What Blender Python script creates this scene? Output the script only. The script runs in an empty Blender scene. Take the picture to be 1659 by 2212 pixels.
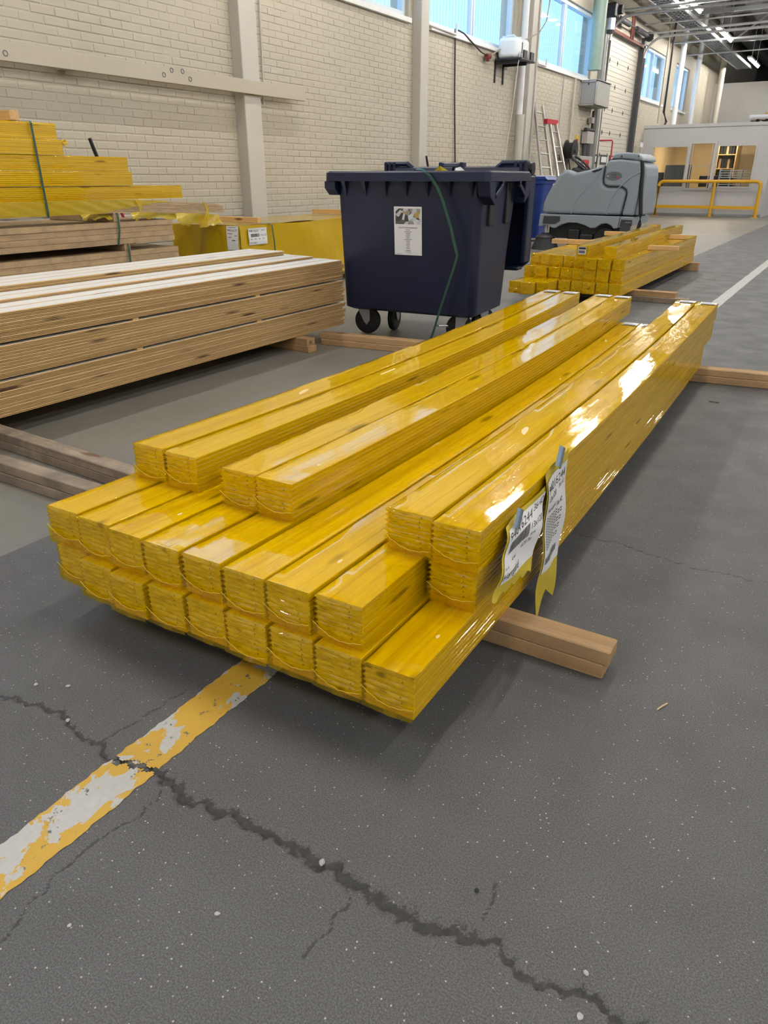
import bpy, bmesh, math, random
import numpy as np
from mathutils import Vector, Matrix

# ------------------------------------------------------------------ scene, camera, light
scene = bpy.context.scene
COL = scene.collection
random.seed(7)
RNG = np.random.default_rng(7)
PI = math.pi
R = math.radians

CAM_H = 1.095
FPX = 1573.0
cam_d = bpy.data.cameras.new('camera')
cam_d.sensor_fit = 'VERTICAL'
cam_d.sensor_height = 36.0
cam_d.lens = FPX / 2212.0 * 36.0
cam_d.clip_end = 200
cam = bpy.data.objects.new('camera', cam_d)
COL.objects.link(cam)
cam.location = (0, 0, CAM_H)
cam.rotation_euler = (R(90 - 24.64), 0, R(31.5))
scene.camera = cam

world = bpy.data.worlds.new('world')
scene.world = world
world.use_nodes = True
bg = world.node_tree.nodes['Background']
bg.inputs[0].default_value = (0.93, 0.95, 1.0, 1)
bg.inputs[1].default_value = 0.55

LAMP_STRENGTH = 185.0
WINDOW_STRENGTH = 3.3
scene.view_settings.view_transform = 'Standard'
scene.view_settings.look = 'None'
scene.view_settings.gamma = 1.0
scene.view_settings.use_curve_mapping = False
scene.view_settings.exposure = 0.0
scene.cycles.use_denoising = True
scene.cycles.max_bounces = 5
scene.cycles.transparent_max_bounces = 10
scene.cycles.diffuse_bounces = 2
scene.cycles.glossy_bounces = 2
scene.cycles.use_adaptive_sampling = True
scene.cycles.adaptive_threshold = 0.12
scene.cycles.adaptive_min_samples = 16
scene.cycles.sample_clamp_indirect = 6.0
scene.cycles.caustics_reflective = False
scene.cycles.caustics_refractive = False

# ------------------------------------------------------------------ materials
MATS = {}
def new_mat(name):
    m = bpy.data.materials.new(name); m.use_nodes = True
    nt = m.node_tree
    for n in list(nt.nodes): nt.nodes.remove(n)
    out = nt.nodes.new('ShaderNodeOutputMaterial')
    MATS[name] = m
    return m, nt, out
def nd(nt, typ, **kw):
    n = nt.nodes.new(typ)
    for k, v in kw.items():
        if k.startswith('i_'):
            key = k[2:]
            key = int(key) if key.isdigit() else key.replace('_', ' ')
            n.inputs[key].default_value = v
        else: setattr(n, k, v)
    return n
def ramp(nt, stops, interp='LINEAR'):
    n = nt.nodes.new('ShaderNodeValToRGB'); cr = n.color_ramp; cr.interpolation = interp
    while len(cr.elements) < len(stops): cr.elements.new(0.5)
    for e, (p, c) in zip(cr.elements, stops):
        e.position = p; e.color = (*c, 1) if len(c) == 3 else c
    return n
def mixc(nt, fac, a, b, mode='MIX'):
    n = nt.nodes.new('ShaderNodeMix'); n.data_type = 'RGBA'; n.blend_type = mode
    for idx, v in ((0, fac), (6, a), (7, b)):
        if hasattr(v, 'links'): nt.links.new(v, n.inputs[idx])
        elif isinstance(v, (int, float)): n.inputs[idx].default_value = v
        else: n.inputs[idx].default_value = (*v, 1)
    return n.outputs[2]
def math_n(nt, op, a, b=None, c=None):
    n = nt.nodes.new('ShaderNodeMath'); n.operation = op
    for i, v in enumerate((a, b, c)):
        if v is None: continue
        if hasattr(v, 'links'): nt.links.new(v, n.inputs[i])
        else: n.inputs[i].default_value = v
    return n.outputs[0]
def coords(nt, scale=(1, 1, 1), rnd=0.0, src='Object'):
    tc = nd(nt, 'ShaderNodeTexCoord'); v = tc.outputs[src]
    if rnd:
        oi = nd(nt, 'ShaderNodeObjectInfo')
        ad = nd(nt, 'ShaderNodeVectorMath', operation='MULTIPLY_ADD')
        cb = nd(nt, 'ShaderNodeCombineXYZ')
        for i, k in enumerate((1.0, 3.7, 2.3)):
            nt.links.new(math_n(nt, 'MULTIPLY', oi.outputs['Random'], k * rnd), cb.inputs[i])
        ad.inputs[1].default_value = (1, 1, 1)
        nt.links.new(v, ad.inputs[0]); nt.links.new(cb.outputs[0], ad.inputs[2]); v = ad.outputs[0]
    mp = nd(nt, 'ShaderNodeMapping'); mp.inputs['Scale'].default_value = scale
    nt.links.new(v, mp.inputs[0])
    return mp.outputs[0]
def noise(nt, vec, scale, detail=3, rough=0.5, dist=0.0):
    n = nd(nt, 'ShaderNodeTexNoise'); n.inputs['Scale'].default_value = scale
    n.inputs['Detail'].default_value = detail; n.inputs['Roughness'].default_value = rough
    n.inputs['Distortion'].default_value = dist
    nt.links.new(vec, n.inputs['Vector'])
    return n.outputs['Fac']
def bump(nt, h, strength=0.3, dist=0.01):
    b = nd(nt, 'ShaderNodeBump'); b.inputs['Strength'].default_value = strength; b.inputs['Distance'].default_value = dist
    nt.links.new(h, b.inputs['Height']); return b.outputs[0]
def setv(nt, sock, v):
    if hasattr(v, 'links'): nt.links.new(v, sock)
    elif isinstance(v, (int, float)): sock.default_value = v
    else: sock.default_value = (*v, 1)
def principled(nt, out, color, rough=0.5, metal=0.0, normal=None, spec=None):
    p = nd(nt, 'ShaderNodeBsdfPrincipled')
    setv(nt, p.inputs['Base Color'], color); setv(nt, p.inputs['Roughness'], rough)
    p.inputs['Metallic'].default_value = metal
    if spec is not None: p.inputs['Specular IOR Level'].default_value = spec
    if normal is not None: nt.links.new(normal, p.inputs['Normal'])
    if out is not None: nt.links.new(p.outputs[0], out.inputs[0])
    return p
def simple(name, color, rough=0.5, metal=0.0, var=0.08, scale=8.0, bumps=0.0, spec=None, rnd=1.0):
    m, nt, out = new_mat(name)
    vec = coords(nt, rnd=rnd)
    n = noise(nt, vec, scale, 4, 0.6)
    c2 = tuple(max(0, c * (1 - 2 * var)) for c in color); c1 = tuple(min(1, c * (1 + var)) for c in color)
    col = mixc(nt, n, c2, c1)
    nb = bump(nt, noise(nt, vec, scale * 9, 3, 0.6), bumps, 0.004) if bumps else None
    principled(nt, out, col, rough, metal, nb, spec)
    return m
def emit(name, color, strength):
    m, nt, out = new_mat(name)
    e = nd(nt, 'ShaderNodeEmission'); e.inputs[0].default_value = (*color, 1); e.inputs[1].default_value = strength
    nt.links.new(e.outputs[0], out.inputs[0]); return m

def wood(name, light, dark, knot=(0.13, 0.055, 0.02), rough=0.6, axis='y', knots=True, grime=0.0, knot_scale=1.0, dist=0.6, bmp=0.15):
    m, nt, out = new_mat(name)
    s = {'y': (30, .55, 30), 'x': (.7, 30, 30)}[axis]
    ks = {'y': (9, 2.2, 9), 'x': (2.2, 9, 9)}[axis]
    vec = coords(nt, s, rnd=7.0)
    n1 = noise(nt, vec, 1.0, 4, 0.6, dist)
    vec2 = coords(nt, tuple(k * 4 for k in s), rnd=5.0)
    n2 = noise(nt, vec2, 1.0, 2, 0.5)
    f = math_n(nt, 'ADD', math_n(nt, 'MULTIPLY', n1, 0.75), math_n(nt, 'MULTIPLY', n2, 0.25))
    rp = ramp(nt, [(0.34, dark), (0.52, tuple((a * 0.35 + b * 0.65) for a, b in zip(dark, light))), (0.68, light)])
    nt.links.new(f, rp.inputs[0]); col = rp.outputs[0]
    oi = nd(nt, 'ShaderNodeObjectInfo')
    col = mixc(nt, math_n(nt, 'MULTIPLY', oi.outputs['Random'], 0.28), col, dark)
    if knots:
        kv = nd(nt, 'ShaderNodeTexVoronoi'); kv.inputs['Scale'].default_value = 1.0 * knot_scale
        nt.links.new(coords(nt, ks, rnd=9.0), kv.inputs['Vector'])
        kr = ramp(nt, [(0.07, (1, 1, 1)), (0.15, (0, 0, 0))]); nt.links.new(kv.outputs['Distance'], kr.inputs[0])
        col = mixc(nt, kr.outputs[0], col, knot)
    if grime:
        g = noise(nt, coords(nt, (6, 6, 6), rnd=3.0), 1.0, 5, 0.7)
        gr = ramp(nt, [(0.42, (0, 0, 0)), (0.62, (1, 1, 1))]); nt.links.new(g, gr.inputs[0])
        col = mixc(nt, math_n(nt, 'MULTIPLY', gr.outputs[0], grime), col, (0.17, 0.14, 0.11))
    principled(nt, out, col, rough, normal=bump(nt, f, bmp, 0.002))
    return m

wood('pine_board', (0.96, 0.80, 0.48), (0.66, 0.45, 0.19), knot=(0.26, 0.17, 0.06))
wood('pine_bare', (0.66, 0.445, 0.20), (0.53, 0.345, 0.14), rough=0.5, knot_scale=0.8, dist=0.1, bmp=0.03)
wood('pine_plank', (0.60, 0.43, 0.24), (0.41, 0.275, 0.14), rough=0.65, grime=0.35)
wood('bearer_wood', (0.60, 0.39, 0.19), (0.37, 0.21, 0.09), rough=0.7, axis='x', grime=0.25)
wood('bearer_grimy', (0.42, 0.33, 0.24), (0.26, 0.19, 0.13), rough=0.75, axis='x', grime=0.8)
wood('batten_wood', (0.80, 0.52, 0.22), (0.55, 0.32, 0.12), rough=0.6, axis='x')

# white glazed panel face: paint with faint grain
m, nt, out = new_mat('white_paint_board')
g = noise(nt, coords(nt, (26, 1.0, 26), rnd=7.0), 1.0, 4, 0.6, 0.5)
kv = nd(nt, 'ShaderNodeTexVoronoi'); kv.inputs['Scale'].default_value = 0.8
nt.links.new(coords(nt, (9, 2.2, 9), rnd=9.0), kv.inputs['Vector'])
kr = ramp(nt, [(0.05, (1, 1, 1)), (0.12, (0, 0, 0))]); nt.links.new(kv.outputs['Distance'], kr.inputs[0])
c = mixc(nt, g, (0.80, 0.81, 0.80), (0.92, 0.92, 0.90))
c = mixc(nt, math_n(nt, 'MULTIPLY', kr.outputs[0], 0.5), c, (0.5, 0.36, 0.24))
principled(nt, out, c, 0.32)

# yellow plastic film: tinted see-through sheet with a glossy surface
def film_mat(name, tint, body, opacity, rough=0.07, bump_s=0.25):
    m, nt, out = new_mat(name)
    vec = coords(nt, (60, 12, 70), rnd=5.0)
    n1 = noise(nt, vec, 1.0, 5, 0.6, 1.2)
    vec2 = coords(nt, (13, 2.2, 5), rnd=3.0)
    n2 = noise(nt, vec2, 1.0, 2, 0.5)
    hgt = math_n(nt, 'ADD', math_n(nt, 'MULTIPLY', n1, 0.30), math_n(nt, 'MULTIPLY', n2, 0.7))
    n3 = noise(nt, coords(nt, (150, 120, 150), rnd=2.0), 1.0, 2, 0.5, 1.5)
    cr_ = ramp(nt, [(0.56, (0, 0, 0)), (0.66, (1, 1, 1))]); nt.links.new(n3, cr_.inputs[0])
    sel = ramp(nt, [(0.45, (0, 0, 0)), (0.62, (1, 1, 1))]); nt.links.new(noise(nt, coords(nt, (5, 3, 5), rnd=4.0), 1.0, 3, 0.6), sel.inputs[0])
    hgt = math_n(nt, 'ADD', hgt, math_n(nt, 'MULTIPLY', math_n(nt, 'MULTIPLY', cr_.outputs[0], sel.outputs[0]), 0.22))
    nb = bump(nt, hgt, bump_s, 0.004)
    tr = nd(nt, 'ShaderNodeBsdfTransparent'); tr.inputs[0].default_value = (*tint, 1)
    df = nd(nt, 'ShaderNodeBsdfDiffuse'); df.inputs[0].default_value = (*body, 1)
    nt.links.new(nb, df.inputs['Normal'])
    m1 = nd(nt, 'ShaderNodeMixShader'); m1.inputs[0].default_value = opacity
    nt.links.new(tr.outputs[0], m1.inputs[1]); nt.links.new(df.outputs[0], m1.inputs[2])
    gl = nd(nt, 'ShaderNodeBsdfGlossy'); gl.inputs['Roughness'].default_value = rough
    nt.links.new(nb, gl.inputs['Normal'])
    geo = nd(nt, 'ShaderNodeNewGeometry')
    ior = math_n(nt, 'SUBTRACT', 1.68, math_n(nt, 'MULTIPLY', geo.outputs['Backfacing'], 1.68 - 1 / 1.68))
    fr = nd(nt, 'ShaderNodeFresnel'); nt.links.new(ior, fr.inputs['IOR']); nt.links.new(nb, fr.inputs['Normal'])
    m2 = nd(nt, 'ShaderNodeMixShader')
    nt.links.new(fr.outputs[0], m2.inputs[0]); nt.links.new(m1.outputs[0], m2.inputs[1]); nt.links.new(gl.outputs[0], m2.inputs[2])
    nt.links.new(m2.outputs[0], out.inputs[0])
    return m
film_mat('yellow_film', (1.0, 0.89, 0.03), (1.0, 0.64, 0.0), 0.16, rough=0.03, bump_s=0.07)
film_mat('yellow_film_thick', (1.0, 0.78, 0.08), (0.72, 0.47, 0.012), 0.85, rough=0.2, bump_s=0.35)
film_mat('yellow_film_torn', (1.0, 0.85, 0.2), (0.80, 0.60, 0.05), 0.5, rough=0.15)

# asphalt with a crack mask held as a mesh attribute
m, nt, out = new_mat('asphalt')
v = coords(nt)
n1 = noise(nt, v, 1.1, 5, 0.6); n2 = noise(nt, v, 330, 3, 0.7); n3 = noise(nt, v, 5, 5, 0.6)
vo = nd(nt, 'ShaderNodeTexVoronoi'); vo.inputs['Scale'].default_value = 110; nt.links.new(v, vo.inputs['Vector'])
sp = ramp(nt, [(0.13, (1, 1, 1)), (0.20, (0, 0, 0))]); nt.links.new(vo.outputs['Distance'], sp.inputs[0])
spsel = ramp(nt, [(0.72, (0, 0, 0)), (0.78, (1, 1, 1))]); nt.links.new(vo.outputs['Color'], spsel.inputs[0])
c = mixc(nt, n1, (0.095, 0.096, 0.099), (0.146, 0.147, 0.151))
c = mixc(nt, math_n(nt, 'MULTIPLY', n3, 0.35), c, (0.076, 0.074, 0.072))
gr = ramp(nt, [(0.40, (0.60, 0.60, 0.60)), (0.62, (1.28, 1.28, 1.28))]); nt.links.new(n2, gr.inputs[0])
c = mixc(nt, 1.0, c, gr.outputs[0], 'MULTIPLY')
c = mixc(nt, math_n(nt, 'MULTIPLY', sp.outputs[0], spsel.outputs[0]), c, (0.50, 0.48, 0.45))
at = nd(nt, 'ShaderNodeAttribute', attribute_name='crack')
ckn = math_n(nt, 'ADD', at.outputs['Fac'], math_n(nt, 'MULTIPLY', math_n(nt, 'SUBTRACT', noise(nt, v, 160, 4, 0.7), 0.5), 1.5))
ck = ramp(nt, [(0.36, (0, 0, 0)), (0.60, (1, 1, 1))]); nt.links.new(math_n(nt, 'MULTIPLY', ckn, math_n(nt, 'GREATER_THAN', at.outputs['Fac'], 0.02)), ck.inputs[0])
c = mixc(nt, math_n(nt, 'MULTIPLY', ck.outputs[0], 0.8), c, (0.034, 0.032, 0.030))
rg = ramp(nt, [(0.3, (0.42,) * 3), (0.7, (0.62,) * 3)]); nt.links.new(n3, rg.inputs[0])
principled(nt, out, c, rg.outputs[0], normal=bump(nt, n2, 0.35, 0.003), spec=0.45)

# worn concrete
m, nt, out = new_mat('concrete')
v = coords(nt)
n1 = noise(nt, v, 1.6, 6, 0.65); n2 = noise(nt, v, 40, 4, 0.7); n3 = noise(nt, coords(nt, (4, 1, 1)), 3.0, 5, 0.7)
c = mixc(nt, n1, (0.14, 0.128, 0.105), (0.27, 0.258, 0.232))
dk = ramp(nt, [(0.58, (0, 0, 0)), (0.72, (1, 1, 1))]); nt.links.new(n3, dk.inputs[0])
c = mixc(nt, math_n(nt, 'MULTIPLY', dk.outputs[0], 0.55), c, (0.13, 0.12, 0.105))
principled(nt, out, c, 0.42, normal=bump(nt, n2, 0.2, 0.003))

# worn road paint: yellow over white over asphalt, yellow gone further down the hall
m, nt, out = new_mat('line_paint')
v = coords(nt)
n1 = noise(nt, coords(nt, (1.6, 1, 1)), 7.5, 6, 0.62, 0.5); n2 = noise(nt, v, 60, 4, 0.7); n4 = noise(nt, v, 14, 6, 0.7)
sx = nd(nt, 'ShaderNodeSeparateXYZ'); nt.links.new(v, sx.inputs[0])
mr = nd(nt, 'ShaderNodeMapRange'); nt.links.new(sx.outputs[1], mr.inputs[0])
for i, k in ((1, 1.6), (2, 6.0), (3, 0.0), (4, 0.55)): mr.inputs[i].default_value = k
wr = math_n(nt, 'ADD', n1, mr.outputs[0])
yw = ramp(nt, [(0.515, (0, 0, 0)), (0.525, (1, 1, 1))]); nt.links.new(wr, yw.inputs[0])
c = mixc(nt, yw.outputs[0], mixc(nt, n4, (0.66, 0.41, 0.055), (0.54, 0.32, 0.03)), mixc(nt, n2, (0.42, 0.42, 0.40), (0.58, 0.575, 0.555)))
aw = ramp(nt, [(0.60, (0, 0, 0)), (0.63, (1, 1, 1))]); nt.links.new(noise(nt, v, 26, 6, 0.75), aw.inputs[0])
c = mixc(nt, aw.outputs[0], c, (0.12, 0.115, 0.105))
principled(nt, out, c, 0.55, normal=bump(nt, n2, 0.2, 0.002))

# painted masonry
m, nt, out = new_mat('wall_paint')
v = coords(nt, src='Object')
geo = nd(nt, 'ShaderNodeNewGeometry')
n1 = noise(nt, geo.outputs['Position'], 0.9, 5, 0.6); n2 = noise(nt, geo.outputs['Position'], 45, 4, 0.6); n3 = noise(nt, geo.outputs['Position'], 5.0, 6, 0.7)
c = mixc(nt, n1, (0.435, 0.393, 0.305), (0.525, 0.483, 0.39))
dk = ramp(nt, [(0.66, (0, 0, 0)), (0.76, (1, 1, 1))]); nt.links.new(n3, dk.inputs[0])
c = mixc(nt, math_n(nt, 'MULTIPLY', dk.outputs[0], 0.22), c, (0.38, 0.34, 0.27))
principled(nt, out, c, 0.62, normal=bump(nt, n2, 0.25, 0.004))

simple('wall_white', (0.54, 0.515, 0.455), 0.6, var=0.06, scale=2)
simple('white_trim', (0.78, 0.79, 0.79), 0.45, var=0.04)
simple('office_white', (0.58, 0.58, 0.575), 0.6, var=0.05, scale=1.5)
simple('office_warm', (0.80, 0.62, 0.36), 0.7, var=0.05, scale=2)
simple('back_wall_grey', (0.46, 0.45, 0.43), 0.7, var=0.08, scale=0.6)
simple('ceiling_deck', (0.20, 0.195, 0.19), 0.8, var=0.12, scale=1)
simple('ceiling_rib', (0.33, 0.32, 0.31), 0.7, var=0.1, scale=1)
simple('steel_grey', (0.36, 0.37, 0.37), 0.4, 0.6, var=0.12, scale=3)
simple('steel_dark', (0.07, 0.07, 0.075), 0.5, 0.3, var=0.2)
simple('galvanised', (0.55, 0.56, 0.57), 0.38, 0.75, var=0.15, scale=12)
simple('aluminium', (0.62, 0.61, 0.59), 0.35, 0.8, var=0.08)
simple('window_frame', (0.62, 0.70, 0.74), 0.4, var=0.05)
simple('bin_blue', (0.009, 0.015, 0.047), 0.36, var=0.25, scale=3, bumps=0.05)
simple('bin_blue_bright', (0.012, 0.045, 0.26), 0.4, var=0.1)
simple('rubber', (0.012, 0.012, 0.013), 0.6, var=0.2)
simple('black_plastic', (0.018, 0.018, 0.02), 0.4, var=0.2)
simple('scrubber_grey', (0.30, 0.345, 0.385), 0.35, var=0.04, scale=2)
simple('scrubber_panel', (0.045, 0.05, 0.055), 0.45, var=0.1)
simple('seam_dark', (0.02, 0.02, 0.022), 0.6, var=0.1)
simple('rail_yellow', (0.74, 0.40, 0.02), 0.35, var=0.06)
simple('strap_green', (0.028, 0.10, 0.072), 0.35, var=0.15)
simple('label_white', (0.80, 0.80, 0.79), 0.45, var=0.03, scale=20)
simple('label_back', (0.66, 0.50, 0.03), 0.4, var=0.06, scale=20)
simple('silver_foil', (0.45, 0.55, 0.65), 0.2, 0.8, var=0.1)
simple('ink', (0.02, 0.02, 0.022), 0.6, var=0.1)
simple('ink_grey', (0.16, 0.17, 0.19), 0.6, var=0.1)
simple('ink_blue', (0.03, 0.10, 0.36), 0.6, var=0.1)
simple('ink_red', (0.55, 0.05, 0.06), 0.6, var=0.1)
simple('seam_yellow', (0.86, 0.62, 0.08), 0.25, var=0.05)
simple('knot_green', (0.20, 0.27, 0.03), 0.5, var=0.1)
simple('door_cream', (0.56, 0.53, 0.45), 0.55, var=0.03, scale=2)
simple('box_grey', (0.40, 0.39, 0.36), 0.5, var=0.05)
simple('box_inside', (0.34, 0.35, 0.36), 0.5, var=0.05)
simple('pipe_green', (0.26, 0.36, 0.30), 0.45, var=0.1)
simple('plastic_white', (0.78, 0.83, 0.86), 0.3, var=0.04)
simple('sign_red', (0.50, 0.02, 0.035), 0.45, var=0.05)
simple('tool_red', (0.45, 0.02, 0.03), 0.4, var=0.05)
simple('socket_red', (0.22, 0.04, 0.035), 0.5, var=0.1)
simple('sign_yellow', (0.75, 0.48, 0.03), 0.5, var=0.05)
simple('sign_green', (0.05, 0.42, 0.40), 0.5, var=0.05)
simple('monitor_grey', (0.10, 0.105, 0.10), 0.5, var=0.05)
simple('cardboard', (0.42, 0.27, 0.13), 0.7, var=0.1)
simple('stone_light', (0.50, 0.50, 0.48), 0.6, var=0.15, scale=60)
simple('straw', (0.62, 0.50, 0.28), 0.6, var=0.1)
simple('panel_white', (0.72, 0.74, 0.77), 0.5, var=0.04)
simple('rust_red', (0.16, 0.05, 0.035), 0.6, var=0.2)
simple('bristle', (0.03, 0.035, 0.04), 0.7, var=0.3)
simple('cable_black', (0.025, 0.02, 0.02), 0.5, var=0.1)
simple('cable_tan', (0.42, 0.36, 0.27), 0.5, var=0.1)
simple('cable_white', (0.72, 0.72, 0.70), 0.5, var=0.05)
emit('lamp_tube', (1.0, 0.95, 0.88), LAMP_STRENGTH)
emit('office_lamp_glow', (1.0, 0.82, 0.56), 62.0)

# daylight showing through ribbed translucent sheets outside the windows
for nm_, k_ in (('daylight_sheet', 1.0), ('daylight_rib', 0.72)):
    m, nt, out = new_mat(nm_)
    geo = nd(nt, 'ShaderNodeNewGeometry')
    n1 = noise(nt, geo.outputs['Position'], 0.5, 3, 0.5)
    c = mixc(nt, n1, (0.23, 0.46, 0.80), (0.30, 0.54, 0.88))
    e = nd(nt, 'ShaderNodeEmission'); nt.links.new(c, e.inputs[0])
    e.inputs[1].default_value = WINDOW_STRENGTH * k_; nt.links.new(e.outputs[0], out.inputs[0])
MATS['daylight_rib'].cycles.emission_sampling = 'NONE'

# clear glass
def glass_mat(name, tint, op=0.06):
    m, nt, out = new_mat(name)
    tr = nd(nt, 'ShaderNodeBsdfTransparent'); tr.inputs[0].default_value = (*tint, 1)
    gl = nd(nt, 'ShaderNodeBsdfGlossy'); gl.inputs['Roughness'].default_value = 0.03
    geo = nd(nt, 'ShaderNodeNewGeometry')
    ior = math_n(nt, 'SUBTRACT', 1.5, math_n(nt, 'MULTIPLY', geo.outputs['Backfacing'], 1.5 - 1 / 1.5))
    fr = nd(nt, 'ShaderNodeFresnel'); nt.links.new(ior, fr.inputs['IOR'])
    mx = nd(nt, 'ShaderNodeMixShader'); nt.links.new(fr.outputs[0], mx.inputs[0])
    nt.links.new(tr.outputs[0], mx.inputs[1]); nt.links.new(gl.outputs[0], mx.inputs[2])
    nt.links.new(mx.outputs[0], out.inputs[0])
glass_mat('glass', (0.96, 0.98, 0.99))

# printed picture on the bin poster (jumbled packaging)
m, nt, out = new_mat('poster_picture')
vo = nd(nt, 'ShaderNodeTexVoronoi'); vo.inputs['Scale'].default_value = 34; nt.links.new(coords(nt), vo.inputs['Vector'])
sv = nd(nt, 'ShaderNodeSeparateColor'); nt.links.new(vo.outputs['Color'], sv.inputs[0])
rp = ramp(nt, [(0.0, (0.05, 0.05, 0.05)), (0.22, (0.55, 0.57, 0.60)), (0.40, (0.12, 0.11, 0.10)), (0.55, (0.66, 0.67, 0.72)), (0.75, (0.32, 0.31, 0.28)), (0.86, (0.36, 0.55, 0.48)), (0.95, (0.45, 0.33, 0.08))], 'CONSTANT')
nt.links.new(sv.outputs[0], rp.inputs[0]); principled(nt, out, rp.outputs[0], 0.4)

# ------------------------------------------------------------------ geometry helpers
class MB:
    def __init__(s): s.v = []; s.f = []; s.m = []
    def add(s, vs, fs, mi=0):
        o = len(s.v); s.v += [tuple(map(float, p)) for p in vs]
        for f in fs: s.f.append(tuple(i + o for i in f)); s.m.append(mi)
        return s
    def box(s, x0, x1, y0, y1, z0, z1, mi=0):
        vs = [(x, y, z) for x in (x0, x1) for y in (y0, y1) for z in (z0, z1)]
        return s.add(vs, [(0, 1, 3, 2), (4, 6, 7, 5), (0, 4, 5, 1), (2, 3, 7, 6), (0, 2, 6, 4), (1, 5, 7, 3)], mi)
    def obox(s, c, half, rot=None, mi=0):
        M = rot if rot is not None else Matrix.Identity(3)
        vs = []
        for a in (-1, 1):
            for b in (-1, 1):
                for d in (-1, 1):
                    vs.append(Vector(c) + M @ Vector((a * half[0], b * half[1], d * half[2])))
        return s.add(vs, [(0, 1, 3, 2), (4, 6, 7, 5), (0, 4, 5, 1), (2, 3, 7, 6), (0, 2, 6, 4), (1, 5, 7, 3)], mi)
    def bar(s, p0, p1, w, h, mi=0):
        p0, p1 = Vector(p0), Vector(p1); d = p1 - p0; L = d.length
        q = d.to_track_quat('X', 'Z').to_matrix()
        return s.obox((p0 + p1) / 2, (L / 2, w / 2, h / 2), q, mi)
    def prism(s, poly, ax, a0, a1, mi=0):
        n = len(poly)
        def P(p, a):
            return {'x': (a, p[0], p[1]), 'y': (p[0], a, p[1]), 'z': (p[0], p[1], a)}[ax]
        vs = [P(p, a0) for p in poly] + [P(p, a1) for p in poly]
        fs = [tuple(range(n)), tuple(range(2 * n - 1, n - 1, -1))] + [(i, (i + 1) % n, n + (i + 1) % n, n + i) for i in range(n)]
        return s.add(vs, fs, mi)
    def tube(s, path, r, n=8, mi=0, cap=True, flat=None):
        P = [Vector(p) for p in path]; rings = []; up = Vector((0, 0, 1))
        for i, p in enumerate(P):
            t = (P[min(i + 1, len(P) - 1)] - P[max(i - 1, 0)]).normalized()
            a = t.cross(up)
            if a.length < 1e-3: a = t.cross(Vector((1, 0, 0)))
            a.normalize(); b = a.cross(t).normalized()
            rr = r[i] if isinstance(r, (list, tuple)) else r
            rings.append([p + a * rr * math.cos(2 * PI * k / n) + b * rr * (flat or 1) * math.sin(2 * PI * k / n) for k in range(n)])
        vs = [q for ring in rings for q in ring]
        fs = [(i * n + k, i * n + (k + 1) % n, (i + 1) * n + (k + 1) % n, (i + 1) * n + k) for i in range(len(P) - 1) for k in range(n)]
        if cap: fs += [tuple(range(n - 1, -1, -1)), tuple((len(P) - 1) * n + k for k in range(n))]
        return s.add(vs, fs, mi)
    def cyl(s, p0, p1, r, n=16, mi=0): return s.tube([p0, p1], r, n, mi)
    def lathe(s, prof, axis='z', c=(0, 0, 0), n=20, mi=0):
        vs = []
        for r, h in prof:
            for k in range(n):
                a = 2 * PI * k / n; x, y = r * math.cos(a), r * math.sin(a)
                q = {'z': (x, y, h), 'y': (x, h, y), 'x': (h, x, y)}[axis]
                vs.append((q[0] + c[0], q[1] + c[1], q[2] + c[2]))
        m_ = len(prof)
        fs = [(i * n + k, i * n + (k + 1) % n, (i + 1) * n + (k + 1) % n, (i + 1) * n + k) for i in range(m_ - 1) for k in range(n)]
        fs += [tuple(range(n - 1, -1, -1)), tuple((m_ - 1) * n + k for k in range(n))]
        return s.add(vs, fs, mi)
    def grid(s, fn, nu, nv, mi=0):
        vs = [fn(i / nu, j / nv) for i in range(nu + 1) for j in range(nv + 1)]
        w = nv + 1
        return s.add(vs, [(i * w + j, (i + 1) * w + j, (i + 1) * w + j + 1, i * w + j + 1) for i in range(nu) for j in range(nv)], mi)
    def ribbon(s, path, w, side=(1, 0, 0), th=0.0008, mi=0):
        P = [Vector(p) for p in path]; sd = Vector(side).normalized()
        for off in (-th / 2, th / 2):
            vs = []
            for i, p in enumerate(P):
                t = (P[min(i + 1, len(P) - 1)] - P[max(i - 1, 0)]).normalized()
                nn = t.cross(sd).normalized() * off
                vs += [p - sd * w / 2 + nn, p + sd * w / 2 + nn]
            s.add(vs, [(2 * i, 2 * i + 1, 2 * i + 3, 2 * i + 2) for i in range(len(P) - 1)], mi)
        return s
    def mesh(s, name, mats, smooth=False):
        me = bpy.data.meshes.new(name); me.from_pydata(s.v, [], s.f)
        for mm in (mats if isinstance(mats, (list, tuple)) else [mats]): me.materials.append(MATS[mm])
        if any(s.m): me.polygons.foreach_set('material_index', s.m)
        bm = bmesh.new(); bm.from_mesh(me); bmesh.ops.recalc_face_normals(bm, faces=bm.faces); bm.to_mesh(me); bm.free()
        if smooth: me.polygons.foreach_set('use_smooth', [True] * len(me.polygons)); me.set_sharp_from_angle(angle=R(38))
        me.update(); return me
    def build(s, name, mats, parent=None, smooth=False, bevel=0.0, seg=2, loc=None, rotz=0.0):
        o = bpy.data.objects.new(name, s.mesh(name, mats, smooth)); COL.objects.link(o)
        if parent: o.parent = parent
        if loc: o.location = loc
        if rotz: o.rotation_euler = (0, 0, rotz)
        if bevel:
            b = o.modifiers.new('bevel', 'BEVEL'); b.width = bevel; b.segments = seg; b.limit_method = 'ANGLE'; b.angle_limit = R(35)
        return o
def obj(name, me, parent=None, loc=None):
    o = bpy.data.objects.new(name, me); COL.objects.link(o)
    if parent: o.parent = parent
    if loc: o.location = loc
    return o
def tag(o, label=None, cat=None, group=None, kind=None):
    if label: o['label'] = label
    if cat: o['category'] = cat
    if group: o['group'] = group
    if kind: o['kind'] = kind
    return o
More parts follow.
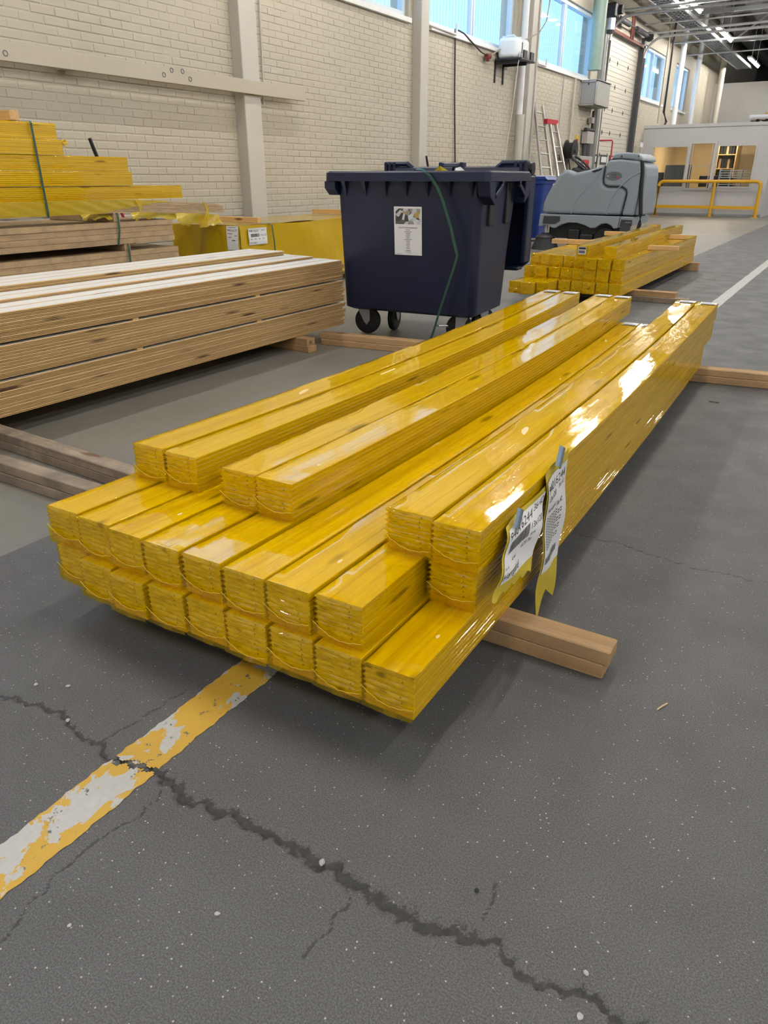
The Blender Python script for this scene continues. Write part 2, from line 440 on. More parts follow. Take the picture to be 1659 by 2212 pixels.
def thing(name, label, cat, loc=(0, 0, 0), rotz=0.0, group=None):
    o = bpy.data.objects.new(name, None); COL.objects.link(o); o.empty_display_size = 0.1
    o.location = loc; o.rotation_euler = (0, 0, rotz)
    return tag(o, label, cat, group)
def struct(name, mb, mats, parent=None, **k):
    o = mb.build(name, mats, parent, **k); o['kind'] = 'structure'; return o
TXT = {}
def text_geo(s):
    if s in TXT: return TXT[s]
    cu = bpy.data.curves.new('t', 'FONT'); cu.body = s; cu.size = 1.0; cu.resolution_u = 3
    ob = bpy.data.objects.new('t', cu); COL.objects.link(ob)
    dg = bpy.context.evaluated_depsgraph_get(); me = bpy.data.meshes.new_from_object(ob.evaluated_get(dg))
    vs = [tuple(v.co) for v in me.vertices]; fs = [tuple(p.vertices) for p in me.polygons]
    bpy.data.objects.remove(ob); bpy.data.curves.remove(cu); bpy.data.meshes.remove(me)
    xs = [v[0] for v in vs] or [0]
    TXT[s] = (vs, fs, min(xs), max(xs)); return TXT[s]
def put_text(mb, s, fn, x, y, w=None, h=None, mi=0, center=False):
    """write s on a surface fn(x, y, lift); x, y = lower left, w = width, h = cap height"""
    vs, fs, x0, x1 = text_geo(s)
    hh = (h or 0.01) / 0.7
    sxx = (w / (x1 - x0)) if w else hh
    if h is None: hh = sxx
    ox = x - (x1 - x0) * sxx / 2 if center else x
    mb.add([fn(ox + (v[0] - x0) * sxx, y + v[1] * hh, 0.0006) for v in vs], fs, mi)
def put_rect(mb, fn, x0, x1, y0, y1, mi=0, n=4, lift=0.0006):
    mb.grid(lambda a, b: fn(x0 + (x1 - x0) * a, y0 + (y1 - y0) * b, lift), n, n, mi)
def barcode(mb, fn, x0, x1, y0, y1, mi=0, seed=1, n=28):
    rr = random.Random(seed); x = x0; st = (x1 - x0) / n / 1.5
    while x < x1:
        w = st * rr.choice((0.5, 0.5, 1, 1.4)); put_rect(mb, fn, x, min(x + w, x1), y0, y1, mi, 5, .0012); x += w + st * rr.choice((0.5, 0.6, 1.0))
ORD = ['first', 'second', 'third', 'fourth', 'fifth', 'sixth', 'seventh', 'eighth', 'ninth', 'tenth', 'eleventh', 'twelfth']

# camera projection in photograph pixels, used only to rank bricks by size
_ca, _sa = math.cos(R(31.5)), math.sin(R(31.5)); _cp, _sp = math.cos(R(24.64)), math.sin(R(24.64))
def depth_px(x, y, z):
    rx = x * _ca + y * _sa; fy = -x * _sa + y * _ca; zz = z - CAM_H
    fw = fy * _cp - zz * _sp; up = fy * _sp + zz * _cp
    return 829.5 + FPX * rx / fw, 1106 - FPX * up / fw, fw

# ------------------------------------------------------------------ floor
WX = -6.5                      # face of the left wall
EDGE = -2.11                   # asphalt / concrete boundary
CRACKS = [  # (points, half width, depth)
 ([(-2.11, .66), (-1.75, .68), (-1.47, .692), (-1.379, .719), (-1.302, .729), (-1.252, .715), (-1.19, .71), (-1.147, .711), (-1.111, .693), (-1.07, .695), (-.996, .715)], 0.007, 0.006),
 ([(-.996, .715), (-.941, .707), (-.884, .70), (-.806, .708), (-.735, .719), (-.67, .721), (-.62, .711), (-.563, .717), (-.525, .719), (-.469, .706), (-.416, .708), (-.373, .71), (-.332, .712), (-.289, .725)], 0.013, 0.009),
 ([(-.289, .725), (-.254, .737), (-.228, .731), (-.2, .718), (-.167, .709), (-.141, .715), (-.104, .732), (-.069, .73), (-.041, .724), (.1, .735), (.4, .72), (1.4, .70)], 0.008, 0.007),
 ([(-.935, .689), (-.924, .655), (-.924, .61), (-.943, .531), (-.948, .476), (-.932, .402), (-.917, .335), (-.93, .2)], 0.003, 0.003),
 ([(-.282, .728), (-.285, .778), (-.286, .808), (-.285, .834)], 0.0035, 0.003),
 ([(-.486, .69), (-.486, .636), (-.487, .599), (-.487, .563)], 0.003, 0.003),
 ([(-1.147, .711), (-1.144, .764), (-1.13, .844), (-1.122, .935)], 0.003, 0.003),
 ([(-.61, 2.231), (-.527, 2.221), (-.468, 2.229), (-.33, 2.2), (-.226, 2.181), (-.134, 2.187), (-.008, 2.193), (.2, 2.2)], 0.003, 0.003),
]
def build_floor():
    x0, x1, y0, y1, st = EDGE, 0.85, 0.10, 2.32, 0.0045
    nx, ny = int(round((x1 - x0) / st)), int(round((y1 - y0) / st))
    xs = np.linspace(x0, x1, nx + 1); ys = np.linspace(y0, y1, ny + 1)
    X, Y = np.meshgrid(xs, ys, indexing='ij'); D = np.zeros_like(X); Zd = np.zeros_like(X)
    jit = RNG.normal(0, 1, X.shape); sm = (jit + np.roll(jit, 1, 0) + np.roll(jit, 1, 1) + np.roll(jit, -1, 0) + np.roll(jit, -1, 1)) / 2.2
    wob = 0.006 * np.sin(X * 61 + 2 * np.sin(X * 23)) + 0.003 * np.sin(X * 190 + 1.3)
    woby = 0.005 * np.sin(Y * 71 + 2 * np.sin(Y * 29))
    for pts, hw, dep in CRACKS:
        horizontal = abs(pts[-1][0] - pts[0][0]) > abs(pts[-1][1] - pts[0][1])
        dm = np.full(X.shape, 9.0)
        XX, YY = (X, Y + wob) if horizontal else (X + woby, Y)
        for (ax, ay), (bx, by) in zip(pts[:-1], pts[1:]):
            dx, dy = bx - ax, by - ay
            t = np.clip(((XX - ax) * dx + (YY - ay) * dy) / (dx * dx + dy * dy), 0, 1)
            dm = np.minimum(dm, np.hypot(XX - ax - t * dx, YY - ay - t * dy))
        k = np.clip(1.25 - dm / (hw * (1 + 0.45 * sm.clip(-1.2, 1.5))), 0, 1)
        D = np.maximum(D, k); Zd = np.minimum(Zd, -dep * k * (0.8 + 0.35 * jit.clip(-1, 1)))
    for e in (0, -1): D[e, :] = 0; Zd[e, :] = 0; D[:, e] = 0; Zd[:, e] = 0
    V = np.stack([X, Y, Zd], -1).reshape(-1, 3)
    i = np.arange(nx)[:, None] * (ny + 1) + np.arange(ny)[None, :]
    F = np.stack([i, i + ny + 1, i + ny + 2, i + 1], -1).reshape(-1, 4)
    big = [(-2.11, -6), (14, -6), (14, 60), (-2.11, 60)]
    extra = [[(EDGE, -6, 0), (14, -6, 0), (14, y0, 0), (EDGE, y0, 0)], [(x1, y0, 0), (14, y0, 0), (14, y1, 0), (x1, y1, 0)], [(EDGE, y1, 0), (14, y1, 0), (14, 60, 0), (EDGE, 60, 0)]]
    n = len(V); VV = np.vstack([V] + [np.array(q, float) for q in extra])
    FF = np.vstack([F] + [np.array([[n + 4 * k, n + 4 * k + 1, n + 4 * k + 2, n + 4 * k + 3]]) for k in range(3)])
    me = bpy.data.meshes.new('floor')
    me.vertices.add(len(VV)); me.vertices.foreach_set('co', VV.ravel().astype(np.float32))
    me.loops.add(FF.size); me.loops.foreach_set('vertex_index', FF.ravel().astype(np.int32))
    me.polygons.add(len(FF)); me.polygons.foreach_set('loop_start', np.arange(0, FF.size, 4, dtype=np.int32))
    me.update(calc_edges=True)
    at = me.attributes.new('crack', 'FLOAT', 'POINT')
    at.data.foreach_set('value', np.concatenate([D.ravel(), np.zeros(12)]).astype(np.float32))
    me.materials.append(MATS['asphalt'])
    o = obj('floor', me); o['kind'] = 'structure'
build_floor()
struct('floor', MB().box(-12, EDGE, -6, 60, -0.2, 0.0), 'concrete')

# painted lane line, broken where the crack crosses it
mb = MB(); L = []
ys = np.arange(-1.0, 40, 0.02)
def line_edges(y):
    w = 0.0015 * math.sin(y * 83) + 0.0015 * math.sin(y * 211 + 1) + 0.002 * math.sin(y * 17)
    w2 = 0.0018 * math.sin(y * 71 + 2) + 0.0015 * math.sin(y * 187) + 0.002 * math.sin(y * 13)
    return -1.085 + w, -0.980 + w2
def crack_y(x): return float(np.interp(x, [-1.147, -1.111, -1.07, -.996, -.941], [.711, .693, .695, .715, .707])) + .004 * math.sin(x * 190)
ys = list(np.arange(-1.0, 0.66, 0.012)) + list(np.arange(0.66, 0.76, 0.004)) + list(np.arange(0.76, 3.0, 0.012)) + list(np.arange(3.0, 40, 0.2))
for i in range(len(ys) - 1):
    (a0, b0), (a1, b1) = line_edges(ys[i]), line_edges(ys[i + 1])
    if not 0.655 < ys[i] < 0.76:
        mb.add([(a0, ys[i], .0012), (b0, ys[i], .0012), (b1, ys[i + 1], .0012), (a1, ys[i + 1], .0012)], [(0, 1, 2, 3)]); continue
    for k in range(26):
        p, q = k / 26, (k + 1) / 26; xm = a0 + (b0 - a0) * (p + q) / 2
        if abs((ys[i] + ys[i + 1]) / 2 - crack_y(xm)) < .005 + .004 * random.random(): continue
        mb.add([(a0 + (b0 - a0) * p, ys[i], .0012), (a0 + (b0 - a0) * q, ys[i], .0012), (a1 + (b1 - a1) * q, ys[i + 1], .0012), (a1 + (b1 - a1) * p, ys[i + 1], .0012)], [(0, 1, 2, 3)])
tag(mb.build('lane_line', 'line_paint'), 'worn yellow over white painted floor line crossed by a crack', 'floor marking')

# ------------------------------------------------------------------ left wall of painted brick, with piers and a window band
SILL = 3.26; WTOP = 4.62; ROOF = 6.6
DOOR = (21.0, 24.75, 4.55)
BAYS = [(-0.35, 3.2), (3.75, 7.15), (7.75, 11.32), (11.95, 15.42), (16.62, 20.3), (25.06, 28.0), (29.42, 31.66)]
mb = MB()
mb.box(WX - .35, WX, -6, DOOR[0], 0, SILL); mb.box(WX - .35, WX, DOOR[1], 48, 0, SILL)
mb.box(WX - .35, WX, -6, DOOR[0], WTOP, ROOF); mb.box(WX - .35, WX, DOOR[1], 48, WTOP, ROOF)
mb.box(WX - .35, WX, DOOR[0], DOOR[1], DOOR[2], ROOF)
prev = -6
for a, b in BAYS + [(48, 48)]:
    lo, hi = prev, a
    if lo < DOOR[0] < hi:
        mb.box(WX - .35, WX, lo, DOOR[0], SILL, WTOP); mb.box(WX - .35, WX, DOOR[1], hi, SILL, WTOP)
    else: mb.box(WX - .35, WX, lo, hi, SILL, WTOP)
    prev = b
wall = struct('wall_left', mb, 'wall_paint')

BL, BH, PL, PH = 0.246, 0.0745, 0.236, 0.0655     # brick pitch and face
def brick_mesh():
    m_ = MB(); e = 0.006; a, h = PL / 2, PH / 2
    ring = lambda x, k: [(x, -a + k, -h + k), (x, a - k, -h + k), (x, a - k, h - k), (x, -a + k, h - k)]
    vs = ring(-0.004, 0) + ring(0.0012, 0.0005) + ring(0.0045, e)
    fs = [(i + 4 * r, (i + 1) % 4 + 4 * r, (i + 1) % 4 + 4 * r + 4, i + 4 * r + 4) for r in range(2) for i in range(4)] + [(8, 9, 10, 11)]
    return m_.add(vs, fs).mesh('brick', 'wall_paint')
bme = brick_mesh()
bv = np.array([v.co[:] for v in bme.vertices]); bf = [tuple(p.vertices) for p in bme.polygons]
spots = []
for r in range(int(SILL / BH)):
    z = 0.006 + (r + .5) * BH
    for c_ in range(int(36 / BL)):
        y = 2.2 + c_ * BL + (BL / 2 if r % 2 else 0)
        if DOOR[0] - .3 < y < DOOR[1] + .3 or y > 37: continue
        px, py, fw = depth_px(WX, y, z)
        seen = -30 < px < 1690 and -20 < py < 520 and not (px < 480 and py > 440) and not (690 < px < 1150 and py > 380)
        if y > 26 and z < 2.5: continue
        spots.append((0 if seen else 1, fw, y, z))
for r in range(int(SILL / BH), 70):
    for c_ in range(14):
        y = 31.95 + c_ * BL + (BL / 2 if r % 2 else 0)
        spots.append((1, 40.0, y, 0.006 + (r + .5) * BH))
spots.sort()
wm = MB()
for k, (s_, fw, y, z) in enumerate(spots):
    dx = RNG.normal(0, 0.0012); ry, rz = RNG.normal(0, 0.003), RNG.normal(0, 0.004)
    if k < 300:
        o = obj('brick', bme, wall, (WX + dx, y + RNG.normal(0, .002), z)); o.rotation_euler = (rz, ry, 0)
    else:
        wm.add(bv + np.array([WX + dx, y, z]), bf)
o = wm.build('brickwork', 'wall_paint', wall); o['kind'] = 'stuff'

# flat pilasters
def pilaster(n, y0, y1, x1=-6.35, z1=ROOF):
    struct('trim_%d' % n, MB().box(WX - .02, x1, y0, y1, 0, z1), 'wall_white', bevel=.012)
pilaster(1, 7.31, 7.60); pilaster(2, 11.45, 11.70); pilaster(3, 15.86, 16.28, -6.32); pilaster(4, 3.42, 3.68)
mb = MB().box(WX, -6.42, 15.80, 16.44, 0, ROOF); struct('trim_5', mb, 'wall_white')
# cream guard rail board along the wall
gb = thing('guard_board', 'long cream painted timber board bolted along the brick wall', 'board', (WX, 6.2, 2.0))
MB().box(0.15, 0.2, -4.5, 2.2, -0.03, 0.11).build('board', 'wall_paint', gb, bevel=.004)
for y in (-3.5, -1.2, 1.24): MB().box(0.012, 0.15, y - .05, y + .05, -0.02, 0.10).build('spacer', 'wall_paint', gb)
for y, z in ((4.34, 2.025), (6.06, 2.035), (6.17, 2.085), (6.32, 2.09), (6.42, 2.03)):
    MB().tube([(.202, y - 6.2 + .02 * math.cos(q), z - 2.0 + .02 * math.sin(q)) for q in np.linspace(0, 2 * PI, 17)], .004, 5, cap=False).build('bolt_ring', 'ink_grey', gb)

# windows
for i, (a, b) in enumerate(BAYS):
    w = bpy.data.objects.new('window_%d' % (i + 1), None); COL.objects.link(w); w.location = (WX, (a + b) / 2, SILL); w['kind'] = 'structure'
    h2 = (b - a) / 2; H = WTOP - SILL
    fr = MB()
    fr.box(-.16, -.06, -h2, h2, 0, .1); fr.box(-.16, -.06, -h2, h2, H - .07, H)
    fr.box(-.16, -.06, -h2, -h2 + .07, .1, H - .07); fr.box(-.16, -.06, h2 - .07, h2, .1, H - .07)
    fr.build('window_frame', 'window_frame', w)
    mid = -.12 if i == 4 else 0.0
    for yy in (mid - .045, mid + .045):
        MB().box(-.15, -.07, yy - .022, yy + .022, .1, H - .07).build('mullion', 'window_frame', w)
    MB().box(-.06, .06, -h2, h2, -.05, .015).build('window_sill', 'white_trim', w, bevel=.006)
    MB().box(-.118, -.112, -h2 + .07, mid - .06, .1, H - .07).build('pane', 'glass', w)
    MB().box(-.118, -.112, mid + .06, h2 - .07, .1, H - .07).build('pane', 'glass', w)
    sh = MB(); sh.add([(-.325, -h2, 0), (-.325, h2, 0), (-.325, h2, H), (-.325, -h2, H)], [(0, 1, 2, 3)], 0)
    y = -h2 + .05
    while y < h2 - .03: sh.box(-.325, -.315, y, y + .014, 0, H, 1); y += .115
    sh.build('translucent_sheet', ['daylight_sheet', 'daylight_rib'], w)

# thin conduit pipes clipped to the wall beside pilasters
def pipe(name, label, path, r, mat, cat='pipe', n=10, group=None):
    return tag(MB().tube(path, r, n).build(name, mat, None, smooth=True), label, cat, group)
pipe('conduit', 'thin cream conduit running down beside the plain pilaster near the guard board', [(-6.47, 7.90, 6.5), (-6.47, 7.80, 2.12), (-6.47, 7.78, 1.9)], .009, 'wall_white')
pipe('drain_pipe', 'thick cream drainpipe beside the pilaster under the white jerrycans', [(-6.34, 15.58, 0.05), (-6.34, 15.58, 2.25)], .085, 'wall_white', n=16)
pipe('drain_pipe', 'pale bluish upper downpipe between windows above the white jerrycans', [(-6.38, 15.60, 2.25), (-6.38, 15.60, 6.5)], .068, 'white_trim', n=16)
pipe('conduit', 'thin conduit running down the pilaster beside the aluminium ladder', [(-6.30, 16.15, 6.5), (-6.30, 16.15, .4)], .014, 'wall_white')
pipe('heating_pipe', 'slim pale pipe on the brick wall next to the open grey cabinet', [(-6.44, 19.05, 3.2), (-6.44, 18.95, .3)], .022, 'wall_white')
pipe('heating_pipe', 'thin grey pipe on the brick wall between ladder and black hose reel', [(-6.46, 18.3, 3.2), (-6.46, 18.15, .3)], .010, 'steel_grey')
pipe('ventilation_pipe', 'thick grey green duct pipe before the window beside the roller door', [(-6.25, 19.75, 3.42), (-6.25, 19.72, 6.5)], .16, 'pipe_green', n=20)
for nme, lab, y, r_ in (('column_pipe', 'round grey white column before the small far window', 28.3, .085), ('column_pipe', 'round grey white column between far windows and the rear brick pier', 31.0, .085)):
    pipe(nme, lab, [(-6.1, y, 2.5), (-6.1, y, 6.5)], r_, 'white_trim', 'column', 20)
pipe('corner_duct', 'tall pale metal duct standing in front of the grey rear wall', [(-6.0, 35.2, 2.7), (-6.0, 35.2, 5.4)], .11, 'wall_white', 'duct', 16)
pipe('hanging_cable', 'black cable hanging beside a far window above the office', [(-6.2, 27.2, 6.0), (-6.2, 27.2, 3.0), (-6.15, 27.5, 2.75), (-6.1, 27.1, 2.62)], .035, 'cable_black', 'cable')
pipe('hanging_cable', 'yellowish cable hanging beside a far window above the office', [(-6.25, 26.8, 6.0), (-6.25, 26.8, 2.66)], .025, 'cable_tan', 'cable')

# rear brick pier, rear grey wall, ceiling
struct('wall_back', MB().box(-12, 12, 37.0, 37.2, 0, 4.65), 'back_wall_grey')
struct('wall_far', MB().box(-12, 14, 48.0, 48.2, 0, ROOF), 'steel_dark')
ceil = struct('ceiling', MB().box(-7, 13, -5, 48, ROOF, ROOF + .1), 'ceiling_deck')
rm = MB(); prof = [(.36 * math.cos(t) , -.42 * math.sin(t)) for t in np.linspace(0, PI, 9)]
rm.prism([(p, q) for p, q in prof], 'y', -5, 48)
rme = rm.mesh('deck_rib', 'ceiling_rib', False)
x = -5.8
while x < 12.5:
    obj('deck_rib', rme, ceil, (x, 0, ROOF)); x += 1.15

# roof trusses across the hall
def truss(y, label):
    t = thing('roof_truss', label, 'truss', (0, y, 5.35), 0, 'roof trusses')
    MB().box(-6.4, 12, -.06, .06, 0, .10).build('bottom_chord', 'steel_grey', t)
    MB().box(-6.4, 12, -.06, .06, .85, .95).build('top_chord', 'steel_grey', t)
    x = -6.3; k = 0
    while x < 11.5:
        MB().bar((x, 0, .08 if k % 2 else .87), (x + 1.15, 0, .87 if k % 2 else .08), .05, .05).build('web_member', 'galvanised', t); x += 1.15; k += 1
for k, y in enumerate((6.0, 13.5, 20.5, 26.0, 31.5)): truss(y, '%s grey steel roof truss counted from the large stack towards the office' % ORD[k])

# cable ladder trays along the wall
def tray(x0, x1, z, y0, y1, label):
    t = thing('cable_tray', label, 'cable tray', ((x0 + x1) / 2, y0, z))
    w = (x1 - x0) / 2
    for s_ in (-1, 1): MB().box(s_ * w - .015, s_ * w + .015, 0, y1 - y0, 0, .08).build('side_rail', 'galvanised', t)
    rung = MB().box(-w, w, -.012, .012, .01, .03).mesh('rung', 'galvanised'); y = .15
    while y < y1 - y0: obj('rung', rung, t, (0, y, 0)); y += .25
    cb = MB()
    for k in range(5):
        xx = -w + .08 + k * (2 * w - .16) / 4
        cb.tube([(xx + .03 * math.sin(q * 1.3 + k), q, .05) for q in np.linspace(0, y1 - y0, 24)], .014, 6)
    cb.build('cable_bundle', 'cable_black', t)
    for q in np.arange(1.0, y1 - y0, 3.0): MB().cyl((-w, q, .05), (-w, q, ROOF - z - .02), .008, 6).build('hanger', 'galvanised', t)
tray(-5.6, -5.1, 5.0, 15, 36, 'galvanised ladder cable tray hanging in front of the roller door top')
tray(-6.05, -5.7, 5.35, 15, 36, 'second galvanised cable tray closer to the brick wall under the roof')
for i, (y, z) in enumerate(((20.0, 5.15), (22.6, 5.05), (24.4, 4.98), (27.8, 4.95), (30.2, 4.9))):
    pipe('sprinkler_pipe', ORD[i] + ' slim grey pipe under the roof trusses, counted from roller door towards office', [(-6.4, y, z), (11, y, z + .05)], .022 + .008 * (i % 2), 'galvanised', n=8)

# fluorescent luminaires along the hall
def lamp(x, y, z, label, group=None, L=1.2):
    t = thing('fluorescent_lamp', label, 'lamp', (x, y, z), 0, group)
    MB().box(-.075, .075, 0, L, .03, .09).build('housing', 'white_trim', t, bevel=.01)
    MB().tube([(0, .03, .005), (0, L - .03, .005)], .034, 6).build('tube', 'lamp_tube', t)
    MB().cyl((0, L / 2, .09), (0, L / 2, 6.55 - z), .008, 6).build('suspension', 'galvanised', t)
for k, y in enumerate((21.0, 22.35, 26.2, 27.55, 33.0, 34.4)): lamp(-4.8, y, 5.0, '%s glowing tube lamp from the roller door along the cable tray' % ORD[k], 'fluorescent lamps')
for x in (-4.8, -1.2, 2.4, 6.0):
    for y in (-3.0, 2.0, 7.0, 12.0, 17.0) + ((22.0, 28.0) if x > -4 else ()): lamp(x, y, 5.0, 'glowing fluorescent tube lamp in a row under the roof', 'fluorescent lamps', 1.5)

# ------------------------------------------------------------------ sectional roller door
dr = bpy.data.objects.new('door_1', None); COL.objects.link(dr); dr.location = (WX - .06, DOOR[0], 0); dr['kind'] = 'structure'
DW = DOOR[1] - DOOR[0]; PHT = 0.555
pm = MB()
for k in range(5):
    z = k * PHT / 5
    pm.box(-.04, 0.0, .1, DW - .1, z + .005, z + PHT / 5 - .005)
pm.box(-.045, -.010, .1, DW - .1, 0, PHT - .012)
pme = pm.mesh('door_panel', 'door_cream')
hm = MB().box(0, .012, -.012, .012, -.055, .055).box(0, .022, -.02, .02, -.012, .012).mesh('hinge', 'steel_dark')
for k in range(8):
    obj('door_panel', pme, dr, (0, 0, k * PHT))
    if k:
        for y in (.95, 1.68, 2.75): obj('hinge', hm, dr, (.002, y, k * PHT))
for y in (.22, 1.06, 1.9, 2.74):
    MB().box(.001, .02, y, y + .6, 1.44, 1.68).build('light_frame', 'steel_dark', dr, bevel=.02)
    MB().box(.02, .024, y + .06, y + .54, 1.49, 1.63).build('light_pane', 'panel_white', dr)
struct('trim_6', MB().box(WX - .02, WX + .10, 20.88, 21.10, 0, 4.7), 'steel_grey')
struct('trim_7', MB().box(WX - .02, WX + .10, 24.62, 24.80, 0, 4.7), 'steel_dark')
for nme, y in (('door_track', 21.12), ('door_track', 24.62)):
    path = [(-6.36, y, .1), (-6.36, y, 4.2)] + [(-6.36 + .5 * (1 - math.cos(t)), y, 4.2 + .5 * math.sin(t)) for t in np.linspace(.2, PI / 2, 7)] + [(-2.0, y, 4.72)]
    pipe(nme, 'curved steel door track on the %s side of the roller door' % ('ladder' if y < 22 else 'office'), path, .035, 'galvanised', 'door track', 8)
    pipe('door_track', 'straight upper steel track above the roller door on its %s side' % ('ladder' if y < 22 else 'office'), [(-6.4, y, 4.80), (-2.0, y, 4.84)], .03, 'galvanised', 'door track', 8)
t = thing('torsion_shaft', 'door torsion spring shaft with brackets above the roller door', 'door shaft', (-6.3, 21.0, 4.72))
MB().cyl((0, 0, 0), (0, 3.75, 0), .02, 10).build('shaft', 'steel_dark', t)
for a, b in ((.5, 1.5), (2.2, 3.3)): MB().cyl((0, a, 0), (0, b, 0), .065, 14).build('spring', 'steel_dark', t, smooth=True)
for y in (1.75, 1.95): MB().box(-.02, .02, y - .02, y + .02, -.28, .30).build('bracket', 'rust_red', t)
for y in (.1, 3.65): MB().cyl((0, y - .05, 0), (0, y + .05, 0), .12, 18).build('cable_drum', 'black_plastic', t)
MB().box(-.15, -.1, 0, 3.75, -.27, -.2).build('lintel_angle', 'rust_red', t)
t = thing('door_motor', 'black and chrome door motor beside the thick duct pipe', 'motor', (-6.2, 20.55, 4.45))
MB().box(-.12, .12, -.12, .14, .12, .42).build('gearbox', 'black_plastic', t, bevel=.03)
MB().cyl((0, 0, -.12), (0, 0, .15), .095, 18).build('motor_body', 'galvanised', t, smooth=True)
MB().lathe([(.02, -.2), (.09, -.19), (.1, -.12)], 'z', (0, 0, 0), 18).build('end_cap', 'black_plastic', t)
MB().box(-.29, -.1, -.05, .05, .2, .3).build('wall_bracket', 'steel_dark', t)
MB().cyl((.1, .16, .3), (.2, .16, .3), .1, 16).build('hand_wheel', 'rubber', t)

# ------------------------------------------------------------------ wall fittings
t = thing('open_cabinet', 'grey steel cabinet with open front mounted high beside the roller door', 'cabinet', (WX, 19.6, 2.68))
mb = MB(); mb.box(0, .42, 0, .02, 0, .52); mb.box(0, .42, 1.05, 1.07, 0, .52); mb.box(0, .42, 0, 1.07, 0, .02); mb.box(0, .42, 0, 1.07, .5, .52)
mb.box(0, .02, 0, 1.07, 0, .52); mb.box(.40, .42, 0, 1.07, 0, .52)
mb.build('shell', 'box_grey', t, bevel=.005)
MB().box(.04, .38, -.012, 0, .04, .48).build('front_panel', 'box_inside', t)
mb = MB(); mb.box(.0, .42, -.03, 0, 0, .035); mb.box(0, .42, -.03, 0, .485, .52); mb.box(0, .035, -.03, 0, 0, .52); mb.box(.385, .42, -.03, 0, 0, .52)
mb.build('front_frame', 'galvanised', t, bevel=.004)
MB().box(.20, .225, -.025, -.012, .43, .47).build('latch', 'black_plastic', t)
MB().box(-.02, .44, -.04, 1.09, .52, .535).build('lid', 'box_inside', t)

t = thing('jerrycan_shelf', 'black steel bracket shelf with two legs on the brick wall', 'shelf', (WX, 14.55, 2.72))
for y in (0, .38):
    MB().box(0, .03, y - .02, y + .02, 0, .33).build('leg', 'black_plastic', t)
    MB().box(0, .48, y - .02, y + .02, .29, .34).build('arm', 'black_plastic', t)
MB().box(0.02, .55, -.06, .62, .34, .375).build('tray', 'black_plastic', t, bevel=.01)
for y in (.14, .48): MB().box(.52, .55, y - .08, y + .08, .375, .50).build('stop_plate', 'black_plastic', t)
def jerrycan(y, label):
    j = thing('jerrycan', label, 'jerrycan', (WX + .05, y, 3.095))
    MB().box(0, .40, 0, .27, 0, .34).build('body', 'plastic_white', j, bevel=.07, seg=4, smooth=True)
    MB().tube([(.1, .13, .33), (.14, .13, .37), (.26, .13, .37), (.3, .13, .33)], .018, 8).build('handle', 'plastic_white', j, smooth=True)
    MB().cyl((.06, .13, .32), (.06, .13, .37), .03, 12).build('cap', 'white_trim', j)
    return j
j = jerrycan(14.52, 'white plastic jerrycan with a tap hose on the black bracket shelf')
MB().tube([(.41, .06, .08), (.44, .03, .04), (.43, 0, -.1), (.38, -.02, -.9), (.3, -.1, -1.9)], .007, 6).build('hose', 'cable_white', j)
jb = MB(); jb.box(.401, .403, .19, .23, .09, .26); jb.build('print', 'ink', j)
jerrycan(14.84, 'white plastic jerrycan overhanging the shelf end beside the drainpipe')

pipe('hanging_cable', 'black cable hanging straight down the brick wall from the sill', [(-6.46, 12.8, 3.34), (-6.46, 12.86, 2.4), (-6.46, 12.98, 1.3), (-6.46, 13.05, .5)], .013, 'cable_black', 'cable')
pipe('looped_cable', 'black cable looping from the sill to the red connector', [(-6.45, 12.9, 3.33), (-6.44, 13.1, 3.31), (-6.43, 13.4, 3.22), (-6.42, 13.75, 3.12), (-6.42, 14.02, 3.09)], .012, 'cable_black', 'cable')
pipe('looped_cable', 'tan cable rising from the red connector past the jerrycans', [(-6.42, 14.1, 3.09), (-6.4, 14.4, 3.2), (-6.35, 14.8, 3.36), (-6.25, 15.4, 3.50), (-6.2, 15.9, 3.66), (-6.2, 16.25, 3.9), (-6.24, 16.5, 4.4)], .011, 'cable_tan', 'cable')
t = thing('cable_connector', 'small dark red cable connector hanging on the brick wall', 'connector', (-6.42, 14.06, 3.08))
MB().cyl((0, -.07, 0), (0, .07, .01), .045, 10).build('plug_body', 'socket_red', t)
MB().box(-.03, .03, -.03, .03, -.07, .02).build('plug_cover', 'socket_red', t, bevel=.01)
pipe('sill_pipe', 'thin white pipe running under the window sill to the cable', [(-6.44, 11.7, 3.27), (-6.42, 12.75, 3.25), (-6.42, 12.78, 3.40)], .018, 'cable_white')
pipe('sill_pipe', 'thin white pipe running under the window sill near the duct pipe', [(-6.44, 16.6, 3.24), (-6.42, 17.0, 3.24), (-6.42, 17.02, 3.36)], .018, 'cable_white')

def handle_tool(x, y, z, label, tilt):
    t = thing('tool_handle', label, 'tool handle', (x, y, 0))
    MB().cyl((0, tilt * z, .02), (0, tilt * .16, z - .16), .014, 10).build('shaft', 'tool_red', t, smooth=True)
    MB().tube([(0, tilt * .16, z - .17), (0, tilt * .08, z - .09), (0, 0, z)], [.017, .019, .016], 10).build('grip', 'black_plastic', t, smooth=True)
    MB().box(-.02, .02, tilt * z - .18, tilt * z + .18, 0, .05).build('head', 'bristle', t)
handle_tool(-6.28, 5.03, 1.43, 'red tool handle with black grip behind the strapped yellow pile', .38)
handle_tool(-6.28, 11.56, 1.42, 'red tool handle with black grip at the pilaster behind the blue bin', .45)

